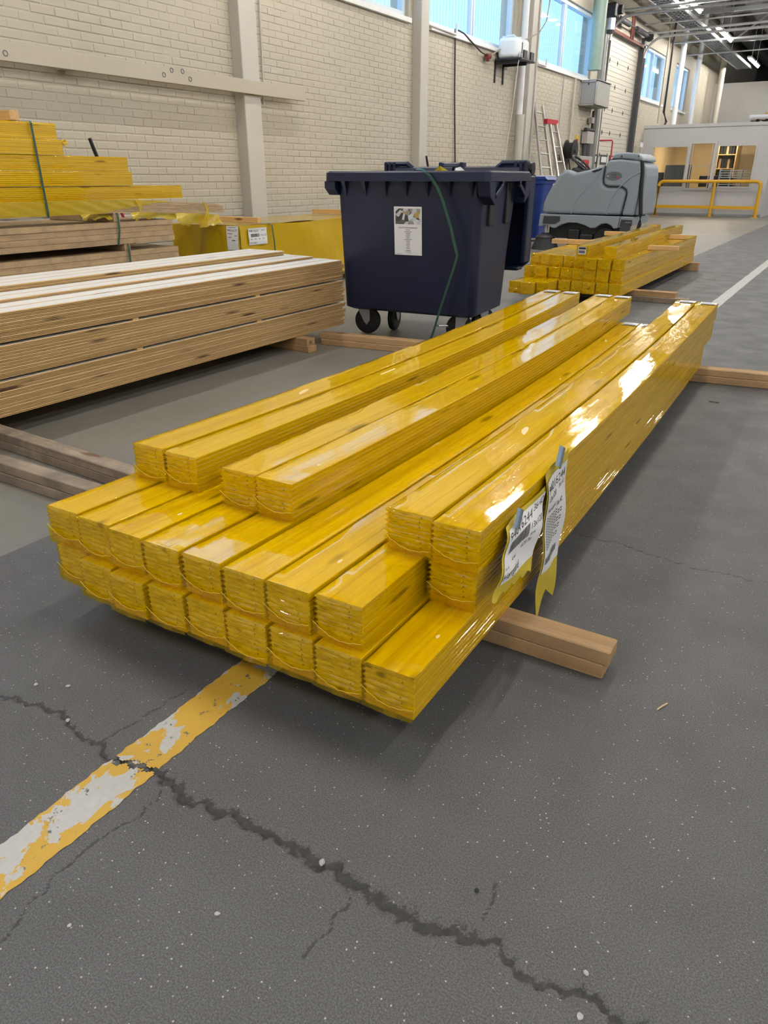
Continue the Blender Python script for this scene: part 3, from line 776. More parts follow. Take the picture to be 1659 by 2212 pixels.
# ladder
t = thing('step_ladder', 'aluminium folding ladder with red hinge cap leaning on the wall', 'ladder', (0, 0, 0))
def rail(p0, p1): MB().bar(p0, p1, .03, .07).build('rail', 'aluminium', t)
A0, A1 = (-5.55, 15.55, 0.0), (-6.36, 16.35, 2.50); B0, B1 = (-5.45, 15.98, 0.0), (-6.32, 16.72, 2.48)
C0, C1 = (-5.35, 16.2, 0), (-6.15, 16.78, 2.16); E0, E1 = (-5.28, 16.62, 0), (-6.12, 17.06, 2.16)
for p, q in ((A0, A1), (B0, B1), (C0, C1), (E0, E1)): rail(p, q)
lerp = lambda p, q, k: tuple(a + (b - a) * k for a, b in zip(p, q))
for k in np.linspace(.1, .94, 9):
    MB().cyl(lerp(A0, A1, k), lerp(B0, B1, k), .016, 8).build('rung', 'aluminium', t)
for k in np.linspace(.12, .92, 7):
    MB().cyl(lerp(C0, C1, k), lerp(E0, E1, k), .016, 8).build('rung', 'aluminium', t)
MB().bar((-6.16, 16.55, 2.18), (-6.12, 17.10, 2.18), .08, .09).build('hinge_cap', 'sign_red', t)
MB().bar(lerp(C0, C1, .42), lerp(C0, C1, .5), .04, .09).build('red_clamp', 'sign_red', t)

# hose reel, boxes, sign cabinet
t = thing('hose_reel', 'round black hose reel on the wall below the control box', 'hose reel', (-6.28, 18.6, 1.68))
for xx in (-.08, .12): MB().cyl((xx, 0, 0), (xx + .02, 0, 0), .23, 28).build('flange', 'black_plastic', t)
MB().cyl((-.06, 0, 0), (.12, 0, 0), .17, 24).build('hose_coil', 'rubber', t, smooth=True)
MB().cyl((.14, 0, 0), (.17, 0, 0), .05, 14).build('hub', 'steel_dark', t)
MB().box(-.2, -.08, -.06, .5, -.18, -.1).build('wall_bracket', 'steel_dark', t)
MB().tube([(0, .03, -.2), (.02, .2, -.5), (.05, .3, -.9)], .015, 6).build('hose', 'rubber', t)
t = thing('control_box', 'grey electrical control box under a black conduit by the roller door', 'control box', (WX + .02, 20.0, 1.88))
MB().box(.01, .16, 0, .55, 0, .27).build('box', 'box_grey', t, bevel=.01)
MB().cyl((.1, -.03, .31), (.1, .6, .31), .045, 12).build('top_conduit', 'black_plastic', t)
for y, r_ in ((.1, .05), (.28, .07), (.45, .035)): MB().cyl((.08, y, -.28), (.08, y, 0), r_, 10).build('conduit', 'steel_dark', t)
MB().cyl((.06, .62, .3), (.06, .62, .75), .035, 10).build('riser', 'black_plastic', t)
MB().box(.03, .12, .36, .56, .47, .6).build('junction', 'box_grey', t)
tag(MB().box(WX + .005, WX + .015, 19.62, 19.82, 1.84, 2.06).box(WX + .015, WX + .02, 19.66, 19.78, 1.87, 1.97, 1).build('warning_sign', ['sign_yellow', 'ink_red']), 'small yellow warning sign above the hose reel', 'sign')
tag(MB().box(WX + .005, WX + .02, 18.05, 18.12, 1.62, 1.86).build('wall_plate', 'black_plastic'), 'narrow black plate on the wall left beside the hose reel', 'wall plate')
t = thing('fire_cabinet', 'beige cabinet with a red fire sign under the hose reel', 'cabinet', (-6.42, 18.95, .0))
MB().box(0, .30, 0, 1.0, .02, 1.58).build('body', 'box_grey', t, bevel=.01)
MB().box(.03, .27, -.012, -.002, .9, 1.5).build('front_panel', 'door_cream', t)
MB().box(.302, .31, .16, .72, .98, 1.50).build('red_sign', 'sign_red', t)
mb = MB(); mb.box(.311, .313, .24, .44, 1.05, 1.44); mb.box(.311, .313, .52, .64, 1.24, 1.32); mb.build('sign_print', 'label_white', t)
pipe('door_pull', 'thin red bent pipe standing before the roller door', [(-6.3, 21.0, 1.98), (-6.0, 21.05, 1.98), (-5.98, 21.06, 1.95), (-5.98, 21.06, .0)], .02, 'ink_red')
t = thing('pallet_stack', 'brown wooden crate standing at the foot of the roller door', 'crate', (-6.0, 21.2, 0))
for k in range(6): MB().box(0, .8, 0, 1.2, k * .22, k * .22 + .18).build('board', 'cardboard', t)
for y in (0, .55, 1.1): MB().box(.02, .78, y, y + .1, 0, 1.30).build('post', 'bearer_grimy', t)
t = thing('exit_sign', 'green and white exit sign on a post next to the office corner', 'sign', (-6.3, 25.3, 0))
MB().box(-.03, .03, -.03, .03, 0, 1.95).build('post', 'wall_white', t)
MB().box(.0, .02, -.18, .18, 1.5, 1.72).build('green_panel', 'sign_green', t)
MB().box(-.1, .42, -.02, .02, 1.38, 1.46).build('arm', 'white_trim', t)
MB().box(.0, .02, -.16, .16, 1.95, 2.08).build('white_panel', 'plastic_white', t)

# ------------------------------------------------------------------ office at the end, yellow rail in front of it
OY, OX0, OX1, OZ = 26.25, -6.5, -2.72, 2.5
ops = [(-6.14, -5.10, .84, 1.98), (-5.02, -4.32, .80, 2.06), (-4.24, -3.17, .84, 1.98)]
mb = MB(); xs = OX0
for a, b, z0, z1 in ops:
    mb.box(xs, a, OY, OY + .12, 0, OZ); mb.box(a, b, OY, OY + .12, 0, z0); mb.box(a, b, OY, OY + .12, z1, OZ); xs = b
mb.box(xs, OX1, OY, OY + .12, 0, OZ); struct('wall_office_gable', MB().box(OX1 - .12, OX1, OY + .12, OY + 4.5, 0, OZ), 'office_white')
struct('wall_office_front', mb, 'office_white')
struct('wall_office_back', MB().box(OX0, OX1 - .12, OY + 4.4, OY + 4.5, 0, OZ), 'office_warm')
struct('wall_office_side', MB().box(OX0, OX0 + .05, OY + .12, OY + 4.4, 0, OZ), 'office_warm')
struct('ceiling_office', MB().box(OX0, OX1 + .05, OY - .03, OY + 4.5, OZ, OZ + .09), 'office_white')
struct('baseboard_office', MB().box(OX0, OX1, OY - .012, OY, 0, .08), 'steel_grey')
for i, (a, b, z0, z1) in enumerate(ops):
    w = bpy.data.objects.new('window_%d' % (8 + i), None); COL.objects.link(w); w.location = (a, OY, z0); w['kind'] = 'structure'
    W_, H_ = b - a, z1 - z0; f = .055 if i == 1 else .03; d = -.05 if i == 1 else -.02
    fr = MB(); fr.box(-f, W_ + f, d, .02, -f, .012); fr.box(-f, W_ + f, d, .02, H_ - .012, H_ + f); fr.box(-f, .012, d, .02, .012, H_ - .012); fr.box(W_ - .012, W_ + f, d, .02, .012, H_ - .012)
    fr.build('window_frame', 'office_white', w)
    MB().box(0.012, W_ - .012, .04, .046, .012, H_ - .012).build('pane', 'glass', w)
    if i == 1:
        for xx in (.05, W_ - .08): MB().box(xx, xx + .03, .0, .03, .02, H_ - .02).build('stile', 'aluminium', w)
        MB().box(.05, W_ - .05, .0, .03, H_ * .48, H_ * .48 + .02).build('transom', 'aluminium', w)
t = thing('office_ceiling_lamp', 'warm ceiling lamp inside the office', 'lamp', (-4.7, OY + 2.2, OZ - .08))
MB().box(-.9, .9, -.12, .12, .02, .08).build('housing', 'white_trim', t); MB().box(-.85, .85, -.1, .1, 0, .02).build('diffuser', 'office_lamp_glow', t)
def monitor(x, y, z, w, h, label, mat):
    t = thing('monitor', label, 'monitor', (x, y, z))
    MB().box(-w / 2, w / 2, -.02, .02, .12, .12 + h).build('screen_back', mat, t, bevel=.012)
    MB().box(-.03, .03, .0, .03, .01, .2).build('neck', 'black_plastic', t); MB().box(-.12, .12, -.08, .08, 0, .012).build('foot', 'black_plastic', t)
dk_ = thing('office_desk', 'pale desk along the office window', 'desk', (-4.6, OY + .75, 0))
MB().box(-1.75, 1.7, -.45, .35, .68, .72).build('top', 'office_white', dk_)
for x_ in (-1.6, 1.55):
    for y_ in (-.3, .3): MB().box(x_ - .03, x_ + .03, y_ - .03, y_ + .03, 0, .68).build('leg', 'steel_grey', dk_)
monitor(-5.92, OY + .5, .72, .22, .42, 'small black monitor at the far window corner of the office', 'black_plastic')
t = thing('desk_screen', 'large dark grey desk divider behind the widest office pane', 'divider', (-5.38, OY + .4, .72))
MB().box(-.40, .40, -.02, .02, 0, .75).build('panel', 'monitor_grey', t, bevel=.03); MB().box(-.3, .3, -.04, .04, 0, .02).build('foot', 'steel_dark', t)
monitor(-4.45, OY + .5, .72, .55, .32, 'wide black monitor seen through the middle office window', 'black_plastic')
monitor(-3.95, OY + .55, .72, .45, .28, 'black monitor low behind the railing in the last office window', 'black_plastic')
t = thing('bookcase', 'tall wooden bookcase with dark binders inside the office', 'bookcase', (-4.32, OY + 2.4, 0))
mb = MB(); mb.box(-.3, -.26, 0, .9, 0, 2.15); mb.box(.26, .3, 0, .9, 0, 2.15); mb.box(-.3, .3, 0, .9, 2.1, 2.15); mb.box(-.3, .3, .86, .9, 0, 2.15)
mb.build('case', 'batten_wood', t)
for k in range(5): MB().box(-.26, .26, 0, .86, .1 + k * .42, .13 + k * .42).build('shelf', 'batten_wood', t)
for k in range(1, 5):
    for q in range(5): tag(MB().box(-4.54 + q * .09, -4.47 + q * .09, OY + 2.45, OY + 2.75, .13 + k * .42, .42 + k * .42).build('binder', 'black_plastic' if (q + k) % 3 else 'cardboard'), 'upright office binder standing in the wooden bookcase', 'binder', 'binders in the bookcase')
t = thing('louvre_panel', 'white slatted tray rack behind the last office window', 'rack', (-3.70, OY + .45, .72))
for k in range(3):
    MB().box(-.45 + k * .31, -.42 + k * .31, -.02, .2, 0, .62).build('upright', 'office_white', t)
MB().box(.48, .51, -.02, .2, 0, .62).build('upright', 'office_white', t)
for q in range(9): MB().box(-.42, .48, 0, .18, .05 + q * .065, .075 + q * .065).build('slat', 'office_white', t)
# pallets and boards on the office roof
t = thing('roof_pallet', 'dark wooden pallet on the office roof', 'pallet', (-3.05, 27.2, OZ + .09))
for q in range(5): MB().box(-.55 + q * .25, -.40 + q * .25, 0, .9, .10, .13).build('deck_board', 'bearer_grimy', t)
for x_ in (-.55, -.05, .45): MB().box(x_, x_ + .15, 0, .9, 0, .10).build('block', 'steel_dark', t)
for k in range(7):
    o = MB().box(-.60, .75, 0, .9, 0, .016).build('panel_sheet', 'panel_white', None, loc=(-3.05 + .02 * math.sin(k * 2.1), 27.2 + .03 * math.cos(k), OZ + .223 + k * .0165), rotz=.01 * math.sin(k * 1.7))
    tag(o, 'white board sheet stacked on the pallet on the office roof', 'board', 'white sheets on the office roof')
for k in range(2):
    tag(MB().box(-3.25 + .02 * k, -2.4, 27.25, 28.0, OZ + .342 + k * .032, OZ + .372 + k * .032).build('roof_plank', 'bearer_wood'), 'brown board lying on top of the white sheets', 'board', 'brown boards on the office roof')

# yellow tubular guard rail
t = thing('guard_rail', 'yellow tubular guard rail in front of the office windows', 'railing', (-4.3, 26.0, 0))
w = 1.46; hh = 1.0; r_ = .13
arc = [(-w + r_ - r_ * math.cos(q), 0, hh - r_ + r_ * math.sin(q)) for q in np.linspace(0, PI / 2, 7)]
path = [(-w, 0, 0.01)] + arc + [(-p[0], 0, p[2]) for p in reversed(arc)] + [(w, 0, 0.01)]
MB().tube(path, .050, 14).build('hoop', 'rail_yellow', t, smooth=True)
MB().cyl((.18, 0, .01), (.18, 0, hh), .046, 14).build('post', 'rail_yellow', t, smooth=True)
for a, b in ((-w, .18), (.18, w)): MB().box(a, b, -.025, .025, .23, .32).build('mid_rail', 'rail_yellow', t)
for x_ in (-w, .18, w): MB().box(x_ - .1, x_ + .1, -.09, .09, 0, .012).build('foot_plate', 'rail_yellow', t)

# ------------------------------------------------------------------ film-wrapped packs of eight tongue-and-groove boards
T8 = 0.0129; PKH = 8 * T8; PKW = 0.1185
def stack_sag(v): return -0.038 * (1 - ((v - 2.0) / 2.0) ** 2)
def flat_sag(v): return 0.0
def board_poly(t=T8, wid=PKW):
    r = wid - .0015
    return [(.0045, 0.0), (r, 0), (r, .30 * t), (r - .0035, .36 * t), (r - .0035, .60 * t), (r, .66 * t), (r, t - .0012), (r - .0015, t), (.0845, t), (.083, t - .0016), (.0815, t),
            (.0425, t), (.041, t - .0016), (.0395, t), (.0075, t), (.0045, t - .0022), (.0045, .62 * t), (.0005, .58 * t), (.0005, .40 * t), (.0045, .36 * t)]
def sweep(poly, L, sagf, v0, segs):
    mb = MB(); n = len(poly); vs = []
    for k in range(segs + 1):
        v = L * k / segs; dz = sagf(v + v0)
        vs += [(p[0], v, p[1] + dz) for p in poly]
    fs = [(k * n + i, k * n + (i + 1) % n, (k + 1) * n + (i + 1) % n, (k + 1) * n + i) for k in range(segs) for i in range(n)]
    fs += [tuple(range(n)), tuple(segs * n + i for i in range(n - 1, -1, -1))]
    return mb.add(vs, fs)
def film_mesh(L, sagf, v0, seed):
    rr = np.random.default_rng(seed); mb = MB(); h = PKH; t = T8
    ring = [(.004, -.0006, 0), (.06, -.0006, 0), (PKW - .002, -.0006, 0)]
    for i in range(8): ring += [(PKW - .0024, i * t + .02 * t, 0), (PKW + .0002, i * t + .16 * t, 0), (PKW + .0003, (i + .84) * t, 0)]
    ring += [(PKW - .0016, h + .0012, 0), (.09, h + .0011, 0), (.06, h + .0010, 0), (.03, h + .0011, 0), (.006, h + .0012, 0)]
    for i in range(7, -1, -1): ring += [(.0036, (i + .94) * t, 0), (-.0010, (i + .49) * t, 1), (.0036, (i + .06) * t, 0)]
    n = len(ring)
    vs_ = sorted(set([-.001, .006, .014, .03, .06, .1] + list(np.linspace(.16, L - .16, 34)) + [L - .1, L - .06, L - .03, L - .014, L - .006, L + .001]))
    vs = []
    wl = rr.normal(0, .0005, (len(vs_), n))
    for k, v in enumerate(vs_):
        dz = sagf(v + v0); e = max(0, 1 - min(v, L - v) / .02)
        for i, (u, z, tip) in enumerate(ring):
            du = wl[k, i] * (1 if u < .01 else .25 if u > PKW - .005 else 0)
            if tip: du -= .0045 * e * (0.5 + rr.random()); 
            top = wl[k, i] * .9 if z > h else 0
            vs.append((u + du, v, z + dz + top))
    mb.add(vs, [(k * n + i, k * n + (i + 1) % n, (k + 1) * n + (i + 1) % n, (k + 1) * n + i) for k in range(len(vs_) - 1) for i in range(n)])
    # wrinkled film over both ends
    for sgn, vend in ((-1, 0.0), (1, L)):
        nz, nu = 32, 10; dz = sagf(vend + v0); ph = rr.random(10) * 6
        side_b = rr.normal(0, .0015, nz + 1)
        def cap(a, b, sgn=sgn, vend=vend, dz=dz):
            z = -.0006 + a * (h + .0018); q = (z / t) % 1.0; j = int(round(a * nz))
            m_ = math.sin(PI * q)
            uL = .0036 - .0055 * max(0, m_) ** 2 - abs(side_b[j]); uR = PKW - .0008 + .0012 * m_
            u = uL + (uR - uL) * b
            ed = min(b, 1 - b) * 2; ed = min(1, ed * 4)
            et = min(1, min(a, 1 - a) * 14)
            out = .0015 + (.0035 * m_ ** .7 + .0012 * math.sin(9 * b + ph[int(z / t) % 8]) + .003 * math.sin(a * 5 + ph[8])) * ed * et
            return (u, vend + sgn * max(.0006, out), z + dz)
        mb.grid(cap, nz, nu)
    return mb.mesh('film', 'yellow_film', True)
def seam_z(b): return .043 - .018 * b - .016 * math.sin(PI * b)
def flap_mesh(sagf, v0, seed):
    rr = random.Random(seed); mb = MB(); dz = sagf(v0); k_ = rr.uniform(-.006, .008)
    f = lambda a, b: (-.002 + b * (PKW + .0025), -.0085 - .003 * math.sin(PI * b) * (1 - .5 * a) - .0004 * math.sin(b * 23 + seed), dz - .002 + a * (seam_z(b) + k_ + .002))
    mb.grid(f, 5, 14)
    c0 = rr.uniform(.36, .5)
    mb.grid(lambda a, b: (lambda p: (p[0], p[1] - .0012, p[2]))(f(a * .96, c0 + .24 * b)), 4, 5)
    return mb.mesh('film_flap', 'yellow_film', True)
def seam_mesh(sagf, v0, seed):
    rr = random.Random(seed); dz = sagf(v0); k_ = rr.uniform(-.006, .008)
    return MB().tube([(-.002 + b * (PKW + .0025), -.0092 - .003 * math.sin(PI * b), dz + seam_z(b) + k_ + .0012 * math.sin(b * 31)) for b in np.linspace(0, 1, 15)], .0009, 6).mesh('film_seam', 'seam_yellow', True)
def marks_mesh(sagf, v0, seed):
    rr = random.Random(seed); mb = MB(); dz = sagf(v0)
    for i in range(1, 8):
        if rr.random() < .8:
            u = PKW * .74 + rr.uniform(-.004, .004); z = (i + .5) * T8 + dz
            mb.add([(u - .003, -.0005, z - .0028), (u + .003, -.0005, z - .0028), (u, -.0005, z + .003)], [(0, 1, 2)])
        mb.add([(PKW * .3 + rr.uniform(-.03, .03) + dx, -.0005, (i + .4) * T8 + dz + dy) for dx, dy in ((0, 0), (.0015, 0), (.0015, .0015), (0, .0015))], [(0, 1, 2, 3)])
    return mb.mesh('end_marks', 'knot_green')
PK = {}
def pack_data(L, sk, v0, var):
    key = (L, sk, v0, var)
    if key not in PK:
        sf = stack_sag if sk else flat_sag
        bk = ('b', L, sk, v0)
        if bk not in PK: PK[bk] = sweep(board_poly(), L, sf, v0, 16 if sk else 2).mesh('board', 'pine_board')
        PK[key] = (PK[bk], film_mesh(L, sf, v0, var + 3), flap_mesh(sf, v0, var), seam_mesh(sf, v0, var), marks_mesh(sf, v0, var))
    return PK[key]
STICK = MB().box(-.045, .045, -.085, 0, 0, .0006, 0).box(-.04, .036, -.078, -.060, .0006, .0009, 1).box(-.04, .01, -.035, -.030, .0006, .0009, 1).mesh('end_sticker', ['label_white', 'ink'])
def pack(label, group, loc, rz, L=3.6, sk=0, v0=0.0, var=0, near=True, sticker=False, nboards=8):
    t = thing('board_pack', label, 'board pack', loc, rz, group)
    bme_, fme, flp, smm, mkm = pack_data(L, sk, v0, var)
    jr = random.Random(hash((round(loc[0], 3), round(loc[1], 3), round(loc[2], 3))) % 99991)
    for i in range(nboards): obj('board', bme_, t, (jr.uniform(-.0004, .0004), jr.uniform(-.0004, .0008), i * T8))
    obj('film', fme, t)
    if near:
        obj('film_flap', flp, t); obj('film_seam', smm, t); obj('end_marks', mkm, t)
    if sticker:
        sz = (stack_sag if sk else flat_sag)(L - .02 + v0)
        obj('end_sticker', STICK, t, (PKW / 2 + .012, L - .004, PKH + .0022 + sz))
    return t

SO = np.array([-1.6655, 1.0005]); SR = R(1.3166)
UD = np.array([math.cos(SR), math.sin(SR)]); VD = np.array([-math.sin(SR), math.cos(SR)])
def st(u, v): p = SO + UD * u + VD * v; return float(p[0]), float(p[1])
Z0 = 0.1; SP = PKH + .0004
GN = 'packs in the large yellow stack'
for c_ in range(9):
    u = .004 + c_ * .1236; v = [.028, .0, -.012, -.004, .0, -.005, .0, -.004, -.005][c_]
    x, y = st(u, v); pack('film wrapped pack, %s from the bare timber side, bottom row of large stack' % ORD[c_], GN, (x, y, Z0), SR, sk=1, v0=0.0, var=c_ % 4)
for c_ in range(9):
    u, v = [(-.020, .038), (.106, .030), (.230, .020), (.357, .016), (.482, .019), (.611, .014), (.731, .015), (.856, .024), (.990, .292)][c_]
    x, y = st(u, v); far = c_ == 8
    pack('film wrapped pack, %s from the bare timber side, middle row of large stack' % ORD[c_], GN, (x, y, Z0 + SP), SR, sk=1, v0=.3 if far else 0.0, var=(c_ + 2) % 4, sticker=c_ in (5, 6, 7))
for c_, (u, v) in enumerate([(.008, .326), (.140, .318), (.362, .300), (.482, .296), (.872, .300), (.996, .286)]):
    x, y = st(u, v); pack('film wrapped pack, %s from the bare timber side, top row of large stack' % ORD[c_], GN, (x, y, Z0 + 2 * SP), SR, sk=1, v0=.3, var=(c_ + 1) % 4, sticker=True)

# printed delivery labels hanging from the near side of the large stack
def sheet_fn(TL, TR, BR, BL, curl=.012):
    def to3(q): x, y = st(q[0], q[1]); return Vector((x, y, q[2]))
    A, B, C, D_ = map(to3, (TL, TR, BR, BL)); nrm = Vector((UD[0], UD[1], 0.15)).normalized()
    def fn(x, y, lift=0.0):
        top = A.lerp(B, x); bot = D_.lerp(C, x); p = bot.lerp(top, y)
        w = curl * (math.sin(PI * y) * .6 + .35 * math.sin(2.2 * PI * x + 2.5 * y)) + .004 * math.sin(9 * y + 4 * x)
        return p + nrm * (w + lift)
    return fn
def tag_sheet(name, label, fn, tail, prints):
    t = thing(name, label, 'label')
    bk = MB().grid(lambda a, b: fn(-.04 + 1.08 * a, 1.10 - (1.10 + tail(a)) * b, -.0025), 16, 14).build('film_backing', 'label_back', t, smooth=True)
    MB().grid(lambda a, b: fn(a, b, 0), 14, 14).build('paper', 'label_white', t, smooth=True)
    pm_ = MB(); prints(pm_, fn); pm_.build('print', 'ink', t)
    return t
f1 = sheet_fn((1.128, .418, .350), (1.128, .680, .357), (1.158, .530, .243), (1.160, .300, .272), .006)
def pr1(m_, f):
    put_text(m_, '94016244', f, .03, .77, w=.64, h=.15); put_text(m_, '36-42', f, .71, .83, w=.27, h=.12)
    barcode(m_, f, .08, .60, .50, .72, seed=4); put_text(m_, '13x120', f, .66, .58, w=.31, h=.10)
    put_text(m_, '673,7m', f, .50, .36, w=.24, h=.075); put_text(m_, '4216l', f, .22, .30, w=.13, h=.055); put_text(m_, 'Fi-4', f, .03, .24, w=.09, h=.05)
    put_text(m_, 'Herrgård', f, .02, .06, w=.46, h=.13); put_text(m_, '2216', f, .66, .46, w=.13, h=.05)
tag_sheet('delivery_label', 'crumpled white delivery label with large number and barcode on yellow film flap', f1, lambda a: .16 + .30 * max(0, .35 - a) + .10 * abs(math.sin(a * 14)), pr1)
f2 = sheet_fn((1.128, .688, .372), (1.124, .872, .384), (1.152, .782, .128), (1.154, .628, .138), .006)
def pr2(m_, f):
    put_text(m_, '94016244', f, .06, .855, w=.86, h=.085); put_text(m_, '13x120', f, .08, .765, w=.40, h=.055); put_text(m_, '36-42', f, .62, .79, w=.26, h=.045)
    put_text(m_, 'Herrgård', f, .08, .655, w=.36, h=.04); put_text(m_, '36-42', f, .50, .63, w=.26, h=.05)
    for r_ in range(13):
        for c_ in range(7):
            if c_ < 5 or r_ % 3: put_rect(m_, f, .08 + c_ * .10, .145 + c_ * .10, .585 - r_ * .028, .597 - r_ * .028, 0, 1)
    barcode(m_, f, .05, .80, .10, .17, seed=9, n=34)
tag_sheet('delivery_label', 'tall narrow white delivery label with number table on a pointed yellow flap', f2, lambda a: .22 + .22 * abs(2 * a - 1.0) + .10 * (1 - a), pr2)
x, y = st(1.124, .80)
for nme, (u, v, z), s_ in (('foil_scrap', (1.128, .760, .405), 1.0), ('foil_scrap', (1.134, .45, .355), .85)):
    x, y = st(u, v)
    mbf = MB().grid(lambda a, b: (x + .012 * math.sin(3 * a) * s_, y + (.028 * (a - .5) + .02 * b) * s_, z + (.05 * b - .02 * a) * s_), 5, 6)
    tag(mbf.build(nme, 'silver_foil', None, smooth=True), 'curled silver foil scrap at the top of the %s label' % ('tall narrow' if s_ == 1 else 'crumpled barcode'), 'foil scrap')

# ------------------------------------------------------------------ timber bearers on the floor
def plank(name, label, p0, p1, w, z0, z1, mat, cat='timber', group=None):
    p0, p1 = Vector((*p0, 0)), Vector((*p1, 0)); d = p1 - p0; ang = math.atan2(d.y, d.x); L = d.length
    o = MB().box(0, L, -w / 2, w / 2, 0, z1 - z0).build(name, mat, None, bevel=.003, seg=1, loc=(p0.x, p0.y, z0), rotz=ang)
    return tag(o, label, cat, group)
plank('bearer', 'lower half of the clean near bearer sticking out on the lane side', (-1.32, 1.521), (-.297, 1.520), .072, 0, .040, 'bearer_wood')
plank('bearer', 'lower half of the grimy near bearer sticking out on the bare timber side', (-2.745, 1.524), (-1.36, 1.521), .072, 0, .040, 'bearer_grimy')
plank('bearer', 'upper half of the clean near bearer sticking out on the lane side', (-1.33, 1.521), (-.287, 1.518), .068, .0405, .0805, 'bearer_wood')
plank('bearer', 'upper half of the grimy near bearer sticking out on the bare timber side', (-2.765, 1.526), (-1.37, 1.521), .066, .0405, .0805, 'bearer_grimy')
plank('bearer', 'lower half of the grimy bearer ending at the bare timber stack', (-3.17, 1.765), (-1.7, 1.695), .072, 0, .038, 'bearer_grimy')
plank('bearer', 'upper half of the grimy bearer ending at the bare timber stack', (-3.18, 1.767), (-1.75, 1.697), .070, .0385, .0765, 'bearer_grimy')
plank('bearer', 'hidden near bearer right under the bare timber stack', (-4.3, 1.80), (-3.22, 1.77), .072, 0, .0945, 'bearer_grimy')
plank('bearer', 'lower half of the far bearer passing under the large yellow stack to the bin', (-3.16, 4.325), (.42, 4.735), .095, 0, .041, 'bearer_wood')
plank('bearer', 'upper half of the far bearer passing under the large yellow stack to the bin', (-3.18, 4.325), (.45, 4.74), .090, .0412, .0805, 'bearer_wood')
plank('bearer', 'lower half of the short bearer under the bin end of the bare timber stack', (-4.3, 4.14), (-3.05, 4.035), .085, 0, .047, 'bearer_wood')
plank('bearer', 'upper half of the short bearer under the bin end of the bare timber stack', (-4.3, 4.14), (-3.06, 4.035), .08, .0475, .0945, 'bearer_wood')

# ------------------------------------------------------------------ stack of bare boards with white painted faces
BT, BW = .0145, .118
def bare_mesh(L):
    t = BT; w = BW
    poly = [(0.0, 0.0025), (w - .005, 0), (w - .004, .36 * t), (w, .40 * t), (w, .60 * t), (w - .004, .66 * t), (w - .005, t - .002), (w - .007, t), (.05, t), (.0485, t - .0015), (.047, t), (.004, t), (.0, t - .004), (.0, .66 * t), (.005, .58 * t), (.005, .38 * t), (.0, .30 * t)]
    mb = MB(); n = len(poly); vs = [(-p[0], v, p[1]) for v in (0, L) for p in poly]
    mb.add(vs, [(i, (i + 1) % n, n + (i + 1) % n, n + i) for i in range(n)] + [tuple(range(n)), tuple(range(2 * n - 1, n - 1, -1))])
    mb.m = [1 if i in (7, 8, 9, 10) else 0 for i in range(n)] + [0, 0]
    return mb.mesh('bare_board', ['pine_bare', 'white_paint_board'])
bare = bare_mesh(4.2)
z = .0955; bundle = 0; rr = random.Random(3)
levels = []
for nb in (11, 10, 9):
    for k in range(nb): levels.append((z, bundle, k, nb)); z += BT
    z += .0115; bundle += 1
top = levels[-1][0] + BT
BN = ['lowest', 'middle', 'uppermost']
for z_, b_, k_, nb in levels:
    for c_ in range(7):
        o = obj('bare_board', bare, None, (-3.165 - c_ * (BW + .001) + (rr.uniform(-.002, .002) if c_ == 0 else 0), .40 + rr.uniform(-.02, .02), z_))
        tag(o, 'pine board, %s layer up, %s from the open floor side, %s bare bundle' % (ORD[k_], ORD[c_], BN[b_]), 'board', 'boards in the %s bare bundle' % BN[b_])
for c_, n_ in ((2, 1), (3, 1), (4, 3), (5, 3), (6, 3)):
    for k in range(n_):
        o = obj('bare_board', bare, None, (-3.165 - c_ * (BW + .001) - .015, .38 + rr.uniform(-.05, .05), top + .0005 + k * BT))
        tag(o, 'white faced board, %s raised layer, %s from the open floor side, atop bare stack' % (ORD[k], ORD[c_]), 'board', 'raised top boards of the bare stack')
for b_, zz in ((0, .0955 + 11 * BT), (1, .0955 + 21 * BT + .0115)):
    for y in (1.35, 2.66, 3.64):
        o = MB().box(-4.0, -3.168, y - .02, y + .02, zz + .0003, zz + .0112).build('spacer_strip', 'pine_bare')
        tag(o, 'thin wooden spacer strip between the bare bundles, above the %s one' % BN[b_], 'spacer strip', 'spacer strips in the bare stack')

# ------------------------------------------------------------------ second yellow stack farther away
GF = 'packs in the farther yellow stack'
FR = R(0.45)
for r_, (xs0, fr) in enumerate([(-2.76, [6.80, 6.76, 6.86, 7.09, 7.10, 7.08, 7.06, 7.07]), (-2.78, [7.22, 7.16, 7.20, 7.21, 7.18, 7.12, 7.10, 7.13]), (-2.78, [7.36, 7.30, 7.28, 7.27, 7.20, 7.13, 7.11, 7.18])]):
    for c_ in range(8):
        pack('film wrapped pack, %s from the bin side, %s row of the farther stack' % (ORD[c_], ('bottom', 'middle', 'top')[r_]), GF, (xs0 + c_ * .1250, fr[c_] + random.uniform(-.018, .018), .1 + r_ * SP), FR + random.uniform(-.0006, .0006), var=(c_ + r_) % 4)
pack('loose film wrapped pack lying askew on the farther stack with a white end label', GF, (-2.275, 7.23, .1 + 3 * SP + .001), R(3.0), L=3.9, var=1, near=False)
lb = MB().box(-2.255, -2.180, 7.216, 7.219, .435, .505, 0).box(-2.25, -2.185, 7.215, 7.2165, .480, .498, 1).box(-2.25, -2.19, 7.215, 7.2165, .445, .470, 2).build('end_label', ['label_white', 'ink', 'ink_grey'])
tag(lb, 'white printed label on the end of the askew loose yellow pack', 'label')
pack('loose film wrapped pack lying nearest the lane line on top of the farther stack', GF, (-2.01, 7.21, .1 + 3 * SP + .001), R(2.6), L=3.9, var=2, near=False)
zt = .1 + 3 * SP + .002
plank('batten', 'pale batten lying across the farther stack nearest the bin', (-3.0, 8.6), (-2.36, 8.63), .06, zt, zt + .05, 'batten_wood')
